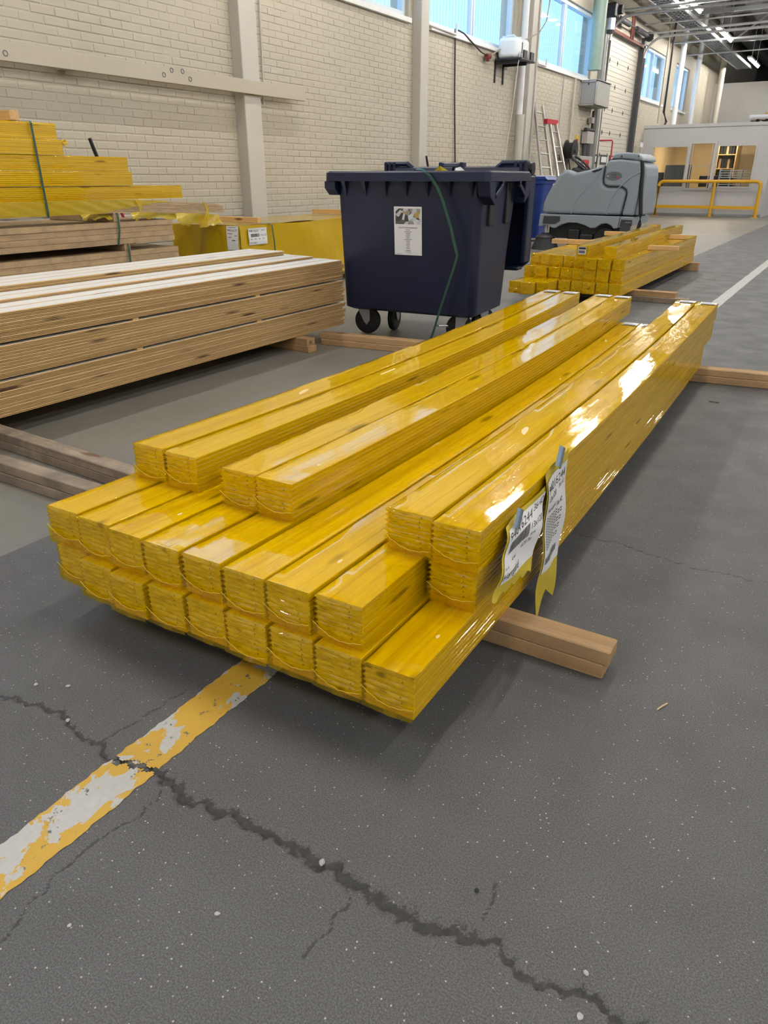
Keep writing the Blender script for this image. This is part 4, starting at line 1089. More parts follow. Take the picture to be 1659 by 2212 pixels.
plank('batten', 'pale batten lying across the middle of the farther stack before the scrubber', (-2.86, 10.2), (-2.50, 10.22), .06, zt, zt + .05, 'batten_wood')
plank('batten', 'pale batten sticking out over the lane side of the farther stack', (-1.86, 8.32), (-1.56, 8.33), .06, zt, zt + .045, 'batten_wood')
plank('batten', 'pale batten across the far end of the farther stack', (-2.0, 10.0), (-1.80, 10.02), .06, zt, zt + .05, 'batten_wood')
plank('bearer', 'lower timber of the near bearer under the farther yellow stack', (-2.95, 7.58), (-1.25, 7.60), .10, 0, .049, 'bearer_grimy')
plank('bearer', 'upper timber of the near bearer under the farther yellow stack', (-2.95, 7.60), (-1.38, 7.62), .09, .0495, .0985, 'bearer_wood')
plank('bearer', 'bearer under the far end of the farther yellow stack', (-2.95, 10.58), (-1.70, 10.58), .09, 0, .0985, 'bearer_wood')

# ------------------------------------------------------------------ strapped pile against the wall
PX = -5.3; GP = 'packs in the strapped pile by the wall'
def bundle_planks(y1, z0, nl, th, wdt, ncol, label, group, L=4.2, skew=.0):
    me = MB().box(-wdt + .002, 0, 0, L, .001, th - .001).mesh('plank', 'pine_plank')
    for k in range(nl):
        for c_ in range(ncol):
            if 0 < c_ and k < nl - 1 and c_ < ncol - 1: continue
            o = obj('plank', me, None, (PX - c_ * wdt + random.uniform(-.006, .006), y1 - L + random.uniform(-.012, .012), z0 + k * th))
            tag(o, label % (ORD[k], ORD[c_]), 'plank', group)
plank('bearer', 'bearer block on the floor under the plank bundles by the wall, window end', (-6.15, 4.5), (-5.3, 4.5), .10, 0, .0945, 'bearer_grimy')
plank('bearer', 'bearer block on the floor under the plank bundles by the wall, far end', (-6.15, 1.9), (-5.3, 1.9), .10, 0, .0945, 'bearer_grimy')
bundle_planks(5.05, .0955, 10, .0435, .145, 6, 'weathered plank, %s layer up, %s from the open side, lower bundle under strapped pile', 'planks in the lower bundle by the wall')
for y, lab in ((4.47, 'near'), (2.3, 'rear')): plank('bearer', 'square spacer timber between the two bare plank bundles by the wall, %s one' % lab, (-6.15, y), (-5.3, y), .06, .5315, .586, 'pine_plank')
bundle_planks(5.0, .5865, 4, .0435, .145, 6, 'weathered plank, %s layer up, %s from the open side, upper bundle under strapped pile', 'planks in the upper bundle by the wall')
for y, lab in ((4.40, 'near'), (2.3, 'rear')): plank('bearer', 'square spacer timber under the strapped yellow packs, %s one' % lab, (-6.15, y), (-5.3, y), .06, .761, .829, 'pine_plank')
ends = [5.17, 4.61, 4.59, 3.985, 3.96]; zz = .83
RNAME = ['second', 'third', 'fourth', 'fifth', 'topmost']
# torn bottom pack: boards bare at the end
for cc in range(2):
    t = thing('torn_pack', ('torn film pack with bare board ends at the bottom of the strapped pile' if cc == 0 else 'wall side pack behind the torn one in the strapped pile'), 'board pack', (PX - .120 - cc * .122, 0, zz), 0, GP)
    rj = random.Random(5 + cc)
    for k in range(7):
        y1 = 5.72 - .02 * k + rj.uniform(-.06, .06) if k > 1 else 5.45
        dr_ = lambda y: -.07 * max(0, (y - 4.45) / 1.3) ** 1.4
        mb = MB(); yy = [1.6, 4.4, 4.8, 5.2, y1]; vs = []
        for y in yy: vs += [(.0, y, k * .0142 + dr_(y)), (.118, y, k * .0142 + dr_(y)), (.118, y, k * .0142 + .0128 + dr_(y)), (.0, y, k * .0142 + .0128 + dr_(y))]
        mb.add(vs, [(4 * i + j, 4 * i + (j + 1) % 4, 4 * i + 4 + (j + 1) % 4, 4 * i + 4 + j) for i in range(4) for j in range(4)] + [(0, 1, 2, 3), (16, 17, 18, 19)])
        mb.build('board', 'pine_plank', t)
    def torn(a, b):
        y = 1.6 + 3.42 * a; e = 4.25 + .75 * b + .06 * math.sin(b * 23) + .04 * math.sin(b * 51)
        y = min(y, e)
        return (.1195 + .0015 * math.sin(y * 31 + b * 9), y, .001 + .099 * b + (-.07 * max(0, (y - 4.45) / 1.3) ** 1.4))
    MB().grid(torn, 90, 12).build('film', 'yellow_film_torn', t, smooth=True)
    MB().box(0, .118, 1.6, 4.9, .1005, .1015).build('film_top', 'yellow_film_torn', t)
    if cc == 0:
        rags = [(4.05, .30, -.055, 1), (4.55, .55, -.06, 2), (5.05, .60, -.12, 3)]
        for y0, w_, dz_, sd in rags:
            def rag(a, b, y0=y0, w_=w_, dz_=dz_, sd=sd):
                jag = .45 + .35 * abs(math.sin(a * 7 + sd)) + .2 * abs(math.sin(a * 17 + sd * 2)); y = y0 + w_ * a
                return (.11 + .03 * math.sin(b * 2 + a * 5), y, .004 + dz_ * b * jag + (-.07 * max(0, (y - 4.45) / 1.3) ** 1.4))
            MB().grid(rag, 22, 6).build('torn_film', 'yellow_film_torn', t, smooth=True)
        for y0, z0_, z1_ in ((4.62, .10, -.10), (5.42, .06, -.16)):
            def strip(a, b, y0=y0, z0_=z0_, z1_=z1_):
                w_ = .02 + (.09 * b ** 2 if y0 > 5 else .012 * math.sin(b * 9))
                return (.125 + .02 * math.sin(b * 4) + .006 * math.sin(7 * a), y0 + w_ * (a - .5) + .02 * math.sin(b * 5), z0_ + (z1_ - z0_) * b)
            MB().grid(strip, 4, 12).build('torn_film', 'yellow_film_torn', t, smooth=True)
zz += .1015
for r_, e_ in enumerate(ends):
    for cc in range(2):
        lab = '%s film wrapped pack from the bottom of the strapped pile' % RNAME[r_] if r_ < 4 else 'topmost film wrapped pack of the strapped pile under the timber block'
        if cc: lab = 'wall side film pack behind the %s strapped one' % RNAME[r_]
        L_ = 3.6 if r_ else 3.9
        jj = (-.010, .004, -.006, .002, -.012)[r_] if cc == 0 else -.012
        h_sc = 1.0
        t = pack(lab, GP, (PX - PKW - cc * .122 + jj, e_ - L_ - .03 * cc, zz), 0.0, L=L_, var=(r_ + cc) % 3, near=False, nboards=8)
        if r_ == 3 and cc == 0:
            mb = MB()
            for q in range(22):
                a = random.uniform(0, 2 * PI); l_ = random.uniform(.02, .05); c0 = Vector((.1, L_ + .005, .085))
                p1 = c0 + Vector((random.uniform(-.03, .03), l_ * .9, l_ * math.sin(a) * .8)); p2 = p1 + Vector((random.uniform(-.015, .015), .012, .018 * math.cos(a)))
                mb.add([c0, p1, p2], [(0, 1, 2)])
            mb.build('gathered_film', 'yellow_film_thick', t)
    zz += SP + .0035
plank('timber_block', 'sawn timber block lying on top of the strapped yellow pile', (-6.0, 3.64), (-5.31, 3.64), .072, zz + .001, zz + .066, 'batten_wood')
# green straps
def strap(label, path, w=.018, side=(0, 1, 0)):
    return tag(MB().ribbon(path, w, side).build('strap', 'strap_green'), label, 'strap')
strap('green plastic strap tied around the yellow packs of the wall pile', [(-5.56, 3.74, zz + .004), (PX + .004, 3.74, zz + .004), (PX + .012, 3.745, zz - .01), (PX + .012, 3.75, 1.1), (PX + .012, 3.755, .86), (PX + .006, 3.757, .822), (-5.6, 3.757, .818)])
strap('green strap around the upper bare plank bundle by the wall', [(-5.6, 4.40, .834), (PX + .012, 4.40, .832), (PX + .015, 4.40, .80), (PX + .018, 4.395, .70), (PX + .012, 4.37, .582), (-5.5, 4.37, .578)])
strap('green strap around the lower bare plank bundle by the wall', [(-5.6, 4.47, .590), (PX + .012, 4.47, .588), (PX + .015, 4.47, .55), (PX + .018, 4.46, .40), (PX + .016, 4.45, .2)])

# large wrapped bundle behind the bin
t = thing('wrapped_bundle', 'large timber bundle fully wrapped in yellow film with two labels', 'wrapped bundle', (-5.1, 5.66, 0))
W2, L2, ZB, ZT = .88, 3.9, .095, .675
def skin(a, b):   # long side
    y = L2 * a; f = .010 * math.sin(y * 5 + 3 * b) + .005 * math.sin(y * 13.7 - 5 * b + 2 * math.sin(y * 3)) * (1 - b) + .003 * math.sin(29 * y + 9 * b + 3 * math.sin(5 * y))
    return (f, y, ZB + (ZT - ZB) * b + (.006 * math.sin(y * 5) if b == 1 else 0))
MB().grid(skin, 90, 12).build('film_side', 'yellow_film_thick', t, smooth=True)
def skin_e(a, b):
    x = -W2 * a; f = -.020 * abs(math.sin(x * 7 + 2.2 * b)) + .01 * math.sin(13 * x - 4 * b)
    return (x, f * math.sin(PI * min(1, a * 3.0) / 2), ZB + (ZT - ZB) * b)
MB().grid(skin_e, 40, 14).build('film_end', 'yellow_film_thick', t, smooth=True)
MB().grid(lambda a, b: (-W2 * b, L2 * a, ZT + .006 * math.sin(9 * a + 5 * b) + .004 * math.sin(31 * a)), 60, 8).build('film_top', 'yellow_film_thick', t, smooth=True)
MB().box(-W2 + .02, -.02, .03, L2 - .02, ZB, ZT - .012).build('board_core', 'pine_plank', t)
MB().grid(lambda a, b: (-W2, L2 * a, ZB + (ZT - ZB) * b), 4, 2).build('film_side', 'yellow_film_thick', t)
def lab_side(x0, x1, z0, z1):
    return lambda x, y, lift=0: (.016 + lift + .003 * math.sin(6 * y), x0 + (x1 - x0) * x, z0 + (z1 - z0) * y)
fs_ = lab_side(.11, .385, .495, .648)
p = MB().grid(lambda a, b: fs_(a, b), 6, 6).build('paper_label', 'label_white', t)
pm_ = MB(); put_text(pm_, '94016237', fs_, .05, .76, w=.52, h=.15); put_text(pm_, '40-51', fs_, .70, .80, w=.2, h=.1); barcode(pm_, fs_, .12, .58, .47, .67, seed=6, n=22)
put_text(pm_, '13x120', fs_, .64, .50, w=.32, h=.12); put_text(pm_, 'Herrgård', fs_, .06, .08, w=.36, h=.12)
for q in range(4): put_rect(pm_, fs_, .08 + q * .22, .18 + q * .22, .33, .36, 0, 1)
pm_.build('print', 'ink', p)
fe_ = lambda x, y, lift=0: (-.135 + .15 * x, -.030 - lift - .008 * math.sin(PI * y) - .008 * (1 - y) * x, .43 + .245 * y)
p = MB().grid(lambda a, b: fe_(a, b), 6, 8).build('paper_label', 'label_white', t)
pm_ = MB(); put_text(pm_, '94016237', fe_, .08, .80, w=.84, h=.085); put_rect(pm_, fe_, .12, .8, .94, .955, 0, 1); put_rect(pm_, fe_, .1, .5, .71, .73, 0, 1); put_rect(pm_, fe_, .7, .9, .64, .66, 0, 1); put_rect(pm_, fe_, .15, .4, .58, .6, 0, 1)
put_rect(pm_, fe_, .45, .75, .46, .49, 0, 1); barcode(pm_, fe_, .1, .95, .02, .12, seed=8); pm_.build('print', 'ink', p)
strap('dark green strap around the large wrapped bundle', [(-5.6, 6.11, ZT + .012), (-5.12, 6.11, ZT + .012), (-5.075, 6.12, ZT - .01), (-5.07, 6.14, .5), (-5.075, 6.15, .2)])
plank('batten', 'pale batten lying on the large wrapped bundle near its labels', (-5.95, 5.98), (-5.16, 6.03), .05, ZT + .012, ZT + .062, 'batten_wood')
plank('batten', 'pale batten lying on the large wrapped bundle farther along towards the bin', (-5.95, 8.0), (-5.2, 8.05), .05, ZT + .012, ZT + .065, 'batten_wood')
plank('bearer', 'near bearer under the large wrapped bundle', (-6.0, 6.2), (-5.1, 6.2), .09, 0, .0945, 'bearer_grimy')
plank('bearer', 'far bearer under the large wrapped bundle', (-6.0, 9.0), (-5.1, 9.0), .09, 0, .0945, 'bearer_grimy')

# ------------------------------------------------------------------ dark blue four-wheeled waste container
BR = R(4.33); BO = (-3.2216, 4.6692, 0)
bt = thing('waste_container', 'large dark blue wheeled waste container with open lid and poster', 'waste bin', BO, BR)
def rrect(x0, x1, y0, y1, r, z, n=5):
    pts = []
    for cx_, cy_, a0 in ((x1 - r, y0 + r, -PI / 2), (x1 - r, y1 - r, 0), (x0 + r, y1 - r, PI / 2), (x0 + r, y0 + r, PI)):
        for k in range(n + 1):
            a = a0 + PI / 2 * k / n; pts.append((cx_ + r * math.cos(a), cy_ + r * math.sin(a), z))
    return pts
def loft(rings, cap0=True, cap1=True):
    mb = MB(); n = len(rings[0]); vs = [p for r_ in rings for p in r_]
    fs = [(k * n + i, k * n + (i + 1) % n, (k + 1) * n + (i + 1) % n, (k + 1) * n + i) for k in range(len(rings) - 1) for i in range(n)]
    if cap0: fs.append(tuple(range(n - 1, -1, -1)))
    if cap1: fs.append(tuple((len(rings) - 1) * n + i for i in range(n)))
    return mb.add(vs, fs)
out_r = [rrect(.04, 1.01, .04, .58, .05, .195), rrect(0, 1.048, 0, .62, .07, .215), rrect(-.005, 1.058, -.024, .66, .07, .60), rrect(-.012, 1.075, -.055, .74, .07, 1.075)]
in_r = [rrect(.0, 1.063, -.043, .728, .06, 1.075), rrect(.015, 1.033, .015, .605, .06, .23)]
loft(out_r + in_r).build('body', 'bin_blue', bt, smooth=False)
rm_ = MB()
o1, o2, i1, i2 = rrect(-.078, 1.15, -.105, .83, .05, 1.075), rrect(-.075, 1.147, -.103, .828, .05, 1.128), rrect(.0, 1.063, -.04, .73, .05, 1.128), rrect(.0, 1.063, -.04, .73, .05, 1.075)
nn = len(o1)
rm_.add(o1 + o2 + i1 + i2, [(k * nn + i, k * nn + (i + 1) % nn, ((k + 1) % 4) * nn + (i + 1) % nn, ((k + 1) % 4) * nn + i) for k in range(4) for i in range(nn)])
rm_.build('rim', 'bin_blue', bt)
loft([rrect(-.068, 1.14, -.096, .82, .05, 1.128), rrect(-.062, 1.134, -.09, .815, .05, 1.138), rrect(-.03, 1.10, -.06, .79, .05, 1.138), rrect(-.03, 1.10, -.06, .79, .05, 1.128)], False, False).build('rim_bead', 'bin_blue', bt)
gus = MB().add([(-.016, -.104, 1.076), (.016, -.104, 1.076), (.022, -.050, 1.076), (-.022, -.050, 1.076), (0, -.048, .975)], [(0, 1, 2, 3), (0, 4, 1), (1, 4, 2), (2, 4, 3), (3, 4, 0)]).mesh('gusset', 'bin_blue')
for k in range(7): obj('gusset', gus, bt, (.075 + .157 * k, 0, 0))
for xs_, xe in ((-.075, .01), ):
    MB().prism([(-.10, 1.076), (.06, 1.076), (.06, .985), (-.04, .985), (-.10, 1.03)], 'x', xs_, xe).build('lift_bracket', 'bin_blue', bt, bevel=.006)
for yc, sg in ((.06, 1), (.66, -1)):
    MB().prism([(yc - sg * .15, 1.076), (yc - sg * .03, 1.076), (yc - sg * .02, .93), (yc - sg * .12, .985)], 'x', 1.06, 1.145).build('lift_bracket', 'bin_blue', bt, bevel=.006)
    MB().bar((1.135, yc - sg * .02, .985), (1.135, yc + sg * .12, 1.055), .03, .03).build('side_handle', 'bin_blue', bt, bevel=.005)
    MB().bar((1.135, yc + sg * .12, 1.055), (1.135, yc + sg * .10, 1.09), .03, .03).build('side_handle', 'bin_blue', bt, bevel=.005)
for y in (.12, .46):
    MB().box(1.055, 1.085, y, y + .085, .80, 1.07).build('rib_pocket', 'black_plastic', bt, bevel=.006)
# hinge handles on the rear edge
for a, b in ((-.04, .22), (.84, 1.10)):
    s_ = 1 if a < .5 else -1; e0, e1 = (a, b) if s_ > 0 else (b, a)
    MB().tube([(e0, .80, 1.13), (e0, .80, 1.195), (e0 + s_ * .18, .80, 1.195), (e0 + s_ * .26, .80, 1.135)], .020, 8).build('lid_handle', 'bin_blue', bt)
    for q in (0, .035, .075): MB().box(e0 + s_ * q - .012, e0 + s_ * q + .012, .775, .85, 1.13, 1.21).build('hinge_lug', 'bin_blue', bt, bevel=.006)
MB().cyl((.43, .82, 1.17), (.61, .82, 1.17), .032, 14).build('hinge_barrel', 'bin_blue', bt, smooth=True)
for q in (.43, .60): MB().box(q - .015, q + .015, .775, .85, 1.13, 1.205).build('hinge_lug', 'bin_blue', bt, bevel=.006)
MB().cyl((1.10, .86, 1.155), (1.14, .86, 1.155), .045, 16).build('hinge_end', 'black_plastic', bt)
for a, b in ((.05, .53), (.55, 1.06)): MB().prism([(.76, 1.13), (.82, 1.13), (.82, 1.16), (.80, 1.175), (.77, 1.165)], 'x', a, b).build('lid_edge', 'bin_blue', bt)
# open lid hanging down behind the body
MB().prism([(-.07, .50), (-.01, .44), (1.06, .44), (1.13, .50), (1.13, 1.12), (-.07, 1.12)], 'y', .955, .985).build('lid', 'bin_blue', bt, bevel=.02)
mb = MB(); mb.box(1.09, 1.13, .84, .96, .50, 1.11); mb.box(-.07, -.03, .84, .96, .5, 1.11); mb.box(-.02, 1.08, .84, .96, .44, .47)
mb.build('lid_flange', 'bin_blue', bt, bevel=.01)
def caster(x, y, ang, top=.21):
    c_ = bpy.data.objects.new('caster', None); COL.objects.link(c_); c_.parent = bt; c_.location = (x, y, 0); c_.rotation_euler = (0, 0, ang)
    MB().lathe([(.045, -.022), (.085, -.024), (.098, -.018), (.1, 0), (.098, .018), (.085, .024), (.045, .022)], 'y', (.03, 0, .1), 24).build('wheel', 'rubber', c_, smooth=True)
    MB().cyl((.03, -.03, .1), (.03, .03, .1), .018, 10).build('axle', 'galvanised', c_)
    for s_ in (-1, 1): MB().prism([(-.045, .205), (.055, .205), (.055, .10), (.03, .07), (.01, .09), (-.03, .17)], 'y', s_ * .032 - .003, s_ * .032 + .003).build('fork', 'galvanised', c_)
    MB().box(-.06, .07, -.05, .05, .195, top).build('plate', 'galvanised', c_)
caster(.105, .135, R(10)); caster(.255, .33, R(95)); caster(.92, .15, R(190)); caster(.92, .48, R(60))
fb = MB().tube([(.80, .06, .12), (.76, .03, .125), (.79, .0, .13), (.84, .03, .13), (.83, .06, .12)], .008, 6); fb.build('foot_brake', 'galvanised', bt)
# poster sheet on the front
def ffront(x, y, lift=0.0):   # metres on the front face, y = height above floor
    return (x, -.0 - .055 * (y - .2) / .875 - .004 - lift, y)
pt = thing('poster', 'white recycling poster with a photo on the dark blue bin front', 'poster', BO, BR)
PX0, PX1, PZ0, PZ1 = .447, .657, .604, .918
MB().grid(lambda a, b: ffront(PX0 + (PX1 - PX0) * a, PZ0 + (PZ1 - PZ0) * b, .001), 2, 2).build('paper', 'label_white', pt)
MB().grid(lambda a, b: ffront(PX0 + .010 + .19 * a, .806 + .100 * b, .0018), 2, 2).build('photo', 'poster_picture', pt)
fp = lambda x, y, lift=0: ffront(x, y, lift + .0012)
pm_ = MB(); cxp = (PX0 + PX1) / 2
put_text(pm_, 'PLASTFÖRPACKNINGAR', fp, cxp, .779, w=.145, h=.0085, center=True)
for k, w_ in enumerate((.030, .056, .031, .031, .031, .022, .058, .031, .022, .031, .028, .020, .028)):
    z_ = .769 - k * .0098 - (.002 if k > 0 else 0); put_rect(pm_, fp, cxp - w_ / 2, cxp + w_ / 2, z_ - .0018, z_ + .0012, 1, 1)
put_text(pm_, 'STENA', fp, cxp, .628, w=.042, h=.010, mi=2, center=True)
put_rect(pm_, fp, cxp - .022, cxp + .022, .619, .621, 1, 1); put_rect(pm_, fp, PX0 + .008, PX0 + .055, .609, .611, 1, 1)
pm_.build('print', ['ink', 'ink_grey', 'ink_blue'], pt)
gs = thing('strap', 'loose green plastic strap hanging out of the dark blue bin', 'strap', BO, BR)
sp_ = [(.53, .10, 1.10), (.56, .03, 1.138), (.60, -.03, 1.150), (.665, -.08, 1.147), (.71, -.112, 1.13), (.747, -.125, 1.107), (.803, -.13, 1.039), (.845, -.132, .96), (.874, -.135, .887), (.91, -.138, .80), (.934, -.14, .719), (.962, -.15, .645), (.968, -.152, .630), (.962, -.150, .605), (.945, -.148, .55), (.90, -.14, .42), (.842, -.12, .262), (.80, -.11, .13), (.767, -.1, .04), (.758, -.098, .004)]
MB().ribbon(sp_, .022, (1.0, -.25, .35), .001).build('band', 'strap_green', gs)
yt = thing('film_scrap', 'yellow film scrap sticking up out of the dark blue bin', 'film scrap', BO, BR)
MB().add([(.60, .15, .95), (.76, .22, .95), (.68, .30, .96), (.675, .2, 1.172), (.735, .21, 1.14), (.63, .21, 1.14)], [(0, 1, 4, 3, 5), (1, 2, 3, 4), (2, 0, 5, 3)]).build('sheet', 'label_back', yt)
yt = thing('plastic_scrap', 'crumpled grey plastic scrap beside the yellow scrap in the bin', 'plastic scrap', BO, BR)
MB().add([(.74, .2, 1.0), (.90, .2, 1.0), (.85, .32, 1.0), (.78, .22, 1.155), (.81, .24, 1.165), (.84, .25, 1.14), (.87, .23, 1.12)], [(0, 1, 6, 5, 4, 3), (1, 2, 5, 6), (2, 0, 3, 4, 5)]).build('sheet', 'panel_white', yt)

# bright blue wheelie bin, cardboard box, weight
t = thing('wheelie_bin', 'bright blue wheelie bin standing between the container and the scrubber', 'waste bin', (-5.42, 14.25, 0))
loft([rrect(-.22, .22, -.22, .22, .05, .06), rrect(-.28, .28, -.28, .28, .06, 1.0)]).build('body', 'bin_blue_bright', t)
loft([rrect(-.31, .31, -.31, .31, .05, 1.0), rrect(-.31, .31, -.31, .31, .05, 1.05), rrect(-.29, .29, -.29, .29, .06, 1.06)]).build('rim', 'bin_blue_bright', t)
MB().prism([(-.32, 1.06), (.36, 1.06), (.30, 1.12), (-.26, 1.12)], 'y', -.30, .30).build('lid', 'bin_blue_bright', t, bevel=.01)
for s_ in (-1, 1): MB().cyl((-.24 + .0, s_ * .22, .10), (-.24, s_ * .27, .10), .10, 18).build('wheel', 'rubber', t)
MB().box(-.2, .3, -.2, .2, 1.12, 1.14).build('paper_sheet', 'panel_white', t)
t = thing('cardboard_box', 'brown cardboard box against the wall behind the dark blue bin', 'box', (-5.82, 12.9, 0))
MB().box(-.3, .3, -.5, .5, 0, 1.22).build('body', 'cardboard', t, bevel=.005)
for s_ in (-1, 1): MB().obox((s_ * .42, 0, 1.18), (.13, .48, .004), Matrix.Rotation(s_ * R(25), 3, 'Y')).build('flap', 'cardboard', t)
t = thing('post_weight', 'small brown concrete weight with post beside the scrubber brush', 'weight', (-5.22, 13.35, 0))
MB().lathe([(.09, 0), (.09, .14), (.08, .16)], 'z', (0, 0, 0), 18).build('weight', 'cardboard', t); MB().cyl((0, 0, .16), (0, 0, .34), .02, 8).build('post', 'steel_grey', t)

# ------------------------------------------------------------------ ride-on floor scrubber
sc = thing('floor_scrubber', 'grey ride-on floor scrubber with black steering wheel and hose', 'floor scrubber', (-3.7, 12.55, 0))
def SX(X): return -4.62 + (X / 4.1475 - 85) * .00675 + 3.7
def SZ(Y): return 1.095 + (204.5 - Y / 4.1475) * .0066
P2 = lambda L: [(SX(a), SZ(b)) for a, b in L]
MB().prism(P2([(360, 1182), (366, 1085), (395, 1010), (440, 925), (520, 812), (560, 784), (600, 776), (640, 792), (665, 800), (740, 788), (815, 772), (955, 728), (948, 860), (955, 905), (1000, 930), (1140, 934), (1180, 960), (1188, 1000), (1160, 1186)]), 'y', 0, .92).build('front_body', 'scrubber_grey', sc, bevel=.05, seg=4)
MB().prism(P2([(962, 905), (956, 850), (966, 722), (990, 690), (1100, 682), (1290, 704), (1306, 800), (1302, 1000), (1288, 1186), (1168, 1186), (1196, 1000), (1186, 952), (1142, 926), (1004, 922)]), 'y', .004, .916).build('recovery_tank', 'scrubber_grey', sc, bevel=.035, seg=4)
MB().prism(P2([(1300, 715), (1335, 745), (1350, 830), (1350, 960), (1335, 1186), (1285, 1186), (1300, 1000), (1300, 800)]), 'y', .05, .87).build('rear_cover', 'scrubber_grey', sc, bevel=.03, seg=3)
MB().prism(P2([(1008, 680), (1012, 645), (1040, 629), (1140, 622), (1250, 634), (1300, 668), (1308, 704), (1220, 688), (1100, 678)]), 'y', .03, .89).build('tank_lid', 'scrubber_grey', sc, bevel=.03, seg=4)
MB().prism(P2([(348, 1188), (1296, 1197), (1292, 1272), (1155, 1302), (1110, 1312), (1085, 1282), (1040, 1264), (985, 1270), (930, 1310), (880, 1314), (820, 1287), (740, 1267), (650, 1267), (580, 1287), (520, 1324), (485, 1322), (450, 1302), (400, 1297), (340, 1314)]), 'y', -.02, .94).build('skirt', 'scrubber_grey', sc, bevel=.012)
yy_ = lambda L, y=-.002: [(SX(a), y, SZ(b)) for a, b in L]
MB().tube(yy_([(960, 735), (950, 850), (958, 900), (1000, 925), (1140, 930), (1182, 955), (1192, 1000), (1164, 1186)], .004), .006, 6).build('tank_seam', 'seam_dark', sc)
MB().tube(yy_([(1164, 1190), (1156, 1300)], -.021), .005, 6).build('skirt_seam', 'seam_dark', sc)
MB().tube(yy_([(955, 735), (880, 860), (760, 985), (690, 1080), (666, 1184)], .002), .010, 8).build('body_ridge', 'scrubber_grey', sc, smooth=True)
MB().tube(yy_([(1300, 795), (1200, 850), (1110, 940), (1050, 1040), (1020, 1180)], .002), .011, 8).build('tank_ridge', 'scrubber_grey', sc, smooth=True)
for L in ([(392, 1208), (562, 1208), (562, 1255), (515, 1282), (385, 1282)], [(1178, 1224), (1284, 1226), (1284, 1282), (1170, 1290)]):
    MB().prism(P2(L), 'y', -.03, -.02).build('side_panel', 'scrubber_panel', sc)
bp = MB(); put_text(bp, 'advance', lambda x, y, l=0: (SX(1222) + x, -.031 - l, SZ(1252) + y), 0, 0, w=.09, h=.014); bp.build('panel_print', 'label_white', sc)
ec = (SX(1050), SZ(829)); er = (.128, .060)
MB().prism([(ec[0] + er[0] * math.cos(a), ec[1] + er[1] * math.sin(a)) for a in np.linspace(0, 2 * PI, 33)[:-1]], 'y', -.004, .004).build('badge', 'ink_grey', sc)
fbadge = lambda x, y, l=0: (ec[0] + x, -.005 - l, ec[1] + y)
pm_ = MB(); put_text(pm_, 'Nilfisk', fbadge, -.035, .006, w=.075, h=.022); put_text(pm_, 'BR 1100S', fbadge, -.035, -.026, w=.078, h=.018)
put_rect(pm_, fbadge, .048, .090, -.03, -.012, 1, 1); put_text(pm_, '+', fbadge, -.106, -.022, w=.036, h=.036, mi=2); pm_.build('badge_print', ['ink', 'ink_red', 'label_white'], sc)
# steering column and wheel
swc = Vector((SX(640), .46, SZ(722))); tilt = Matrix.Rotation(R(40), 3, 'Y')
ring = [tuple(swc + tilt @ Vector((.20 * math.cos(a), .20 * math.sin(a), 0))) for a in np.linspace(0, 2 * PI, 33)]
sw = MB().tube(ring, .018, 8, cap=False).build('steering_wheel', 'black_plastic', sc, smooth=True)
for a in (0, 2.1, 4.2): MB().cyl(tuple(swc), tuple(swc + tilt @ Vector((.2 * math.cos(a), .2 * math.sin(a), 0))), .012, 8).build('spoke', 'black_plastic', sw)
MB().cyl(tuple(swc), tuple(swc + tilt @ Vector((-.0, 0, -.30))), .045, 12).build('steering_column', 'black_plastic', sc)
MB().prism(P2([(560, 800), (600, 745), (680, 770), (745, 790), (740, 830), (600, 830)]), 'y', .2, .72).build('dash_cowl', 'black_plastic', sc, bevel=.03)
MB().prism(P2([(440, 920), (440, 860), (520, 770), (560, 775), (500, 870), (470, 920)]), 'y', .15, .80).build('front_nose', 'scrubber_grey', sc, bevel=.03, seg=3)
MB().prism(P2([(935, 730), (950, 690), (985, 664), (1010, 662), (1005, 740)]), 'y', .22, .70).build('seat_back', 'black_plastic', sc, bevel=.03, seg=3)
MB().prism(P2([(830, 790), (845, 782), (950, 752), (930, 775), (860, 800)]), 'y', -.004, .03).build('side_recess', 'seam_dark', sc)
MB().tube(yy_([(1296, 700), (1312, 800), (1318, 930), (1334, 1060), (1348, 1170), (1350, 1260), (1340, 1330), (1320, 1380)], .03), .030, 12).build('suction_hose', 'rubber', sc, smooth=True)
for X in (1100, 1258): MB().prism(P2([(X - 8, 665), (X, 645), (X + 8, 665)]), 'y', .018, .032).build('lid_mark', 'seam_dark', sc)
MB().box(SX(430), SX(1150), .12, .8, .18, .50).build('chassis', 'black_plastic', sc)
for X, r_ in ((1020, .19), ): 
    for y in (.06, .74): MB().lathe([(.06, 0), (r_ - .02, 0), (r_, .02), (r_, .11), (r_ - .02, .13), (.06, .13)], 'y', (SX(X), y, r_), 26).build('wheel', 'rubber', sc, smooth=False)
MB().box(SX(640), SX(760), .04, .4, .03, .33).build('scrub_deck', 'black_plastic', sc, bevel=.02)
MB().box(SX(770), SX(900), .04, .8, .04, .26).build('scrub_deck', 'black_plastic', sc, bevel=.02)
MB().lathe([(.05, .26), (.14, .22), (.17, .19)], 'z', (SX(410), .06, 0), 24).build('brush_plate', 'steel_dark', sc)
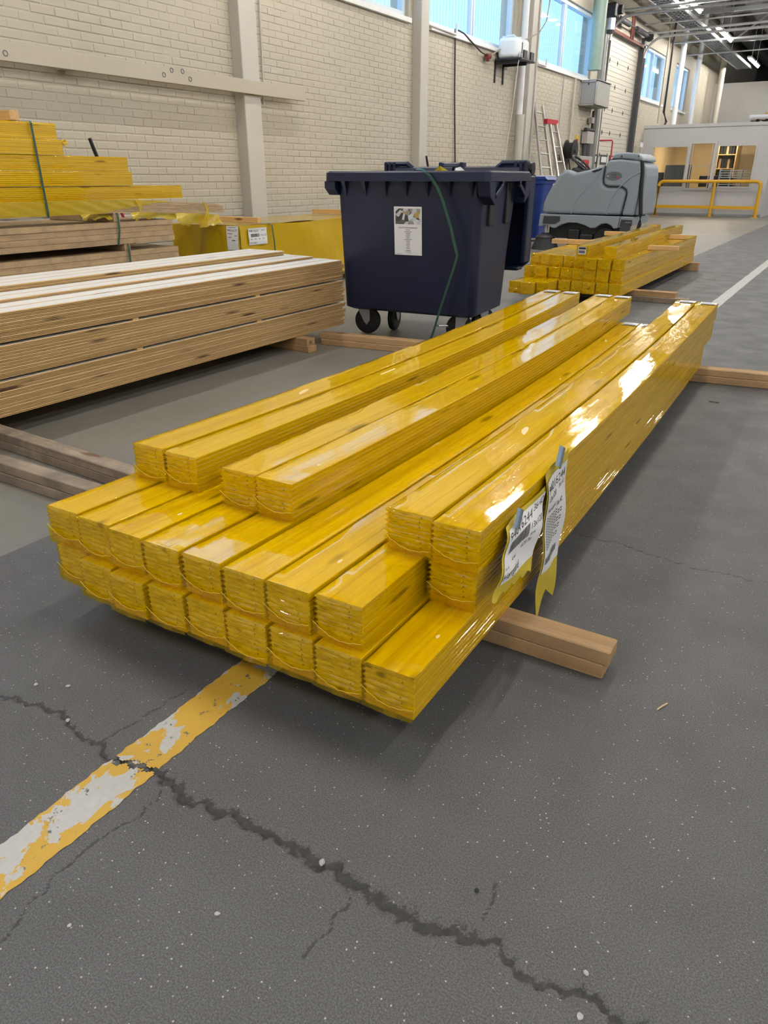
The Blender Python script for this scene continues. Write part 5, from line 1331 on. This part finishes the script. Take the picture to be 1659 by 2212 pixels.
MB().lathe([(.15, .19), (.235, .0), (.03, .0)], 'z', (SX(410), .06, 0), 30).build('side_brush', 'bristle', sc)
MB().cyl((SX(410), .06, .22), (SX(410), .06, .42), .03, 10).build('brush_shaft', 'galvanised', sc)
MB().box(SX(1180), SX(1340), .0, .9, .02, .10).build('squeegee', 'black_plastic', sc)

# ------------------------------------------------------------------ small debris on the floor
def pebble(x, y, r_, label, mat='stone_light', flat=.5):
    rr_ = random.Random(int((x + 5) * 1000)); bm = bmesh.new(); r_ *= .75; bmesh.ops.create_icosphere(bm, subdivisions=2, radius=r_)
    for v in bm.verts: v.co *= rr_.uniform(.82, 1.18); v.co.z *= flat; v.co.x *= 1.3
    me = bpy.data.meshes.new('pebble'); bm.to_mesh(me); bm.free(); me.materials.append(MATS[mat])
    o = obj('pebble', me, None, (x, y, r_ * flat * .75)); o.rotation_euler = (0, 0, rr_.random() * 6)
    return tag(o, label, 'pebble')
pebble(-1.437, .763, .006, 'white pebble farther from the crack, lowest of the pair by the large stack'.replace(', lowest of the pair', ' of the pair'))
pebble(-1.367, .799, .006, 'white pebble of the pair nearer the large yellow stack')
pebble(-1.265, .721, .006, 'white pebble lying in the thin part of the floor crack')
pebble(-.566, .716, .007, 'pale stone lodged in the widest part of the floor crack', flat=.7)
pebble(-.111, .766, .005, 'small beige stone above the far bend of the crack')
pebble(-.099, .700, .006, 'white chip beside the end of the floor crack', flat=.3)
pebble(-.311, .808, .005, 'dark pebble beside the short branch crack', 'rubber')
pebble(-.655, .547, .005, 'tiny pale stone on open asphalt below the crack')
pebble(-.844, .407, .004, 'tiny white stone near the thin crack branch')
tag(MB().tube([(-.158, 1.44, .002), (-.152, 1.455, .003), (-.143, 1.475, .002)], .002, 5).build('straw', 'straw'), 'short piece of straw on the asphalt beside the bearer end', 'straw')
tag(MB().tube([(-.50, 4.17, .002), (-.48, 4.16, .006), (-.45, 4.165, .002)], .003, 5).build('twig', 'bearer_grimy'), 'small twig on the asphalt near the far bearer', 'twig')
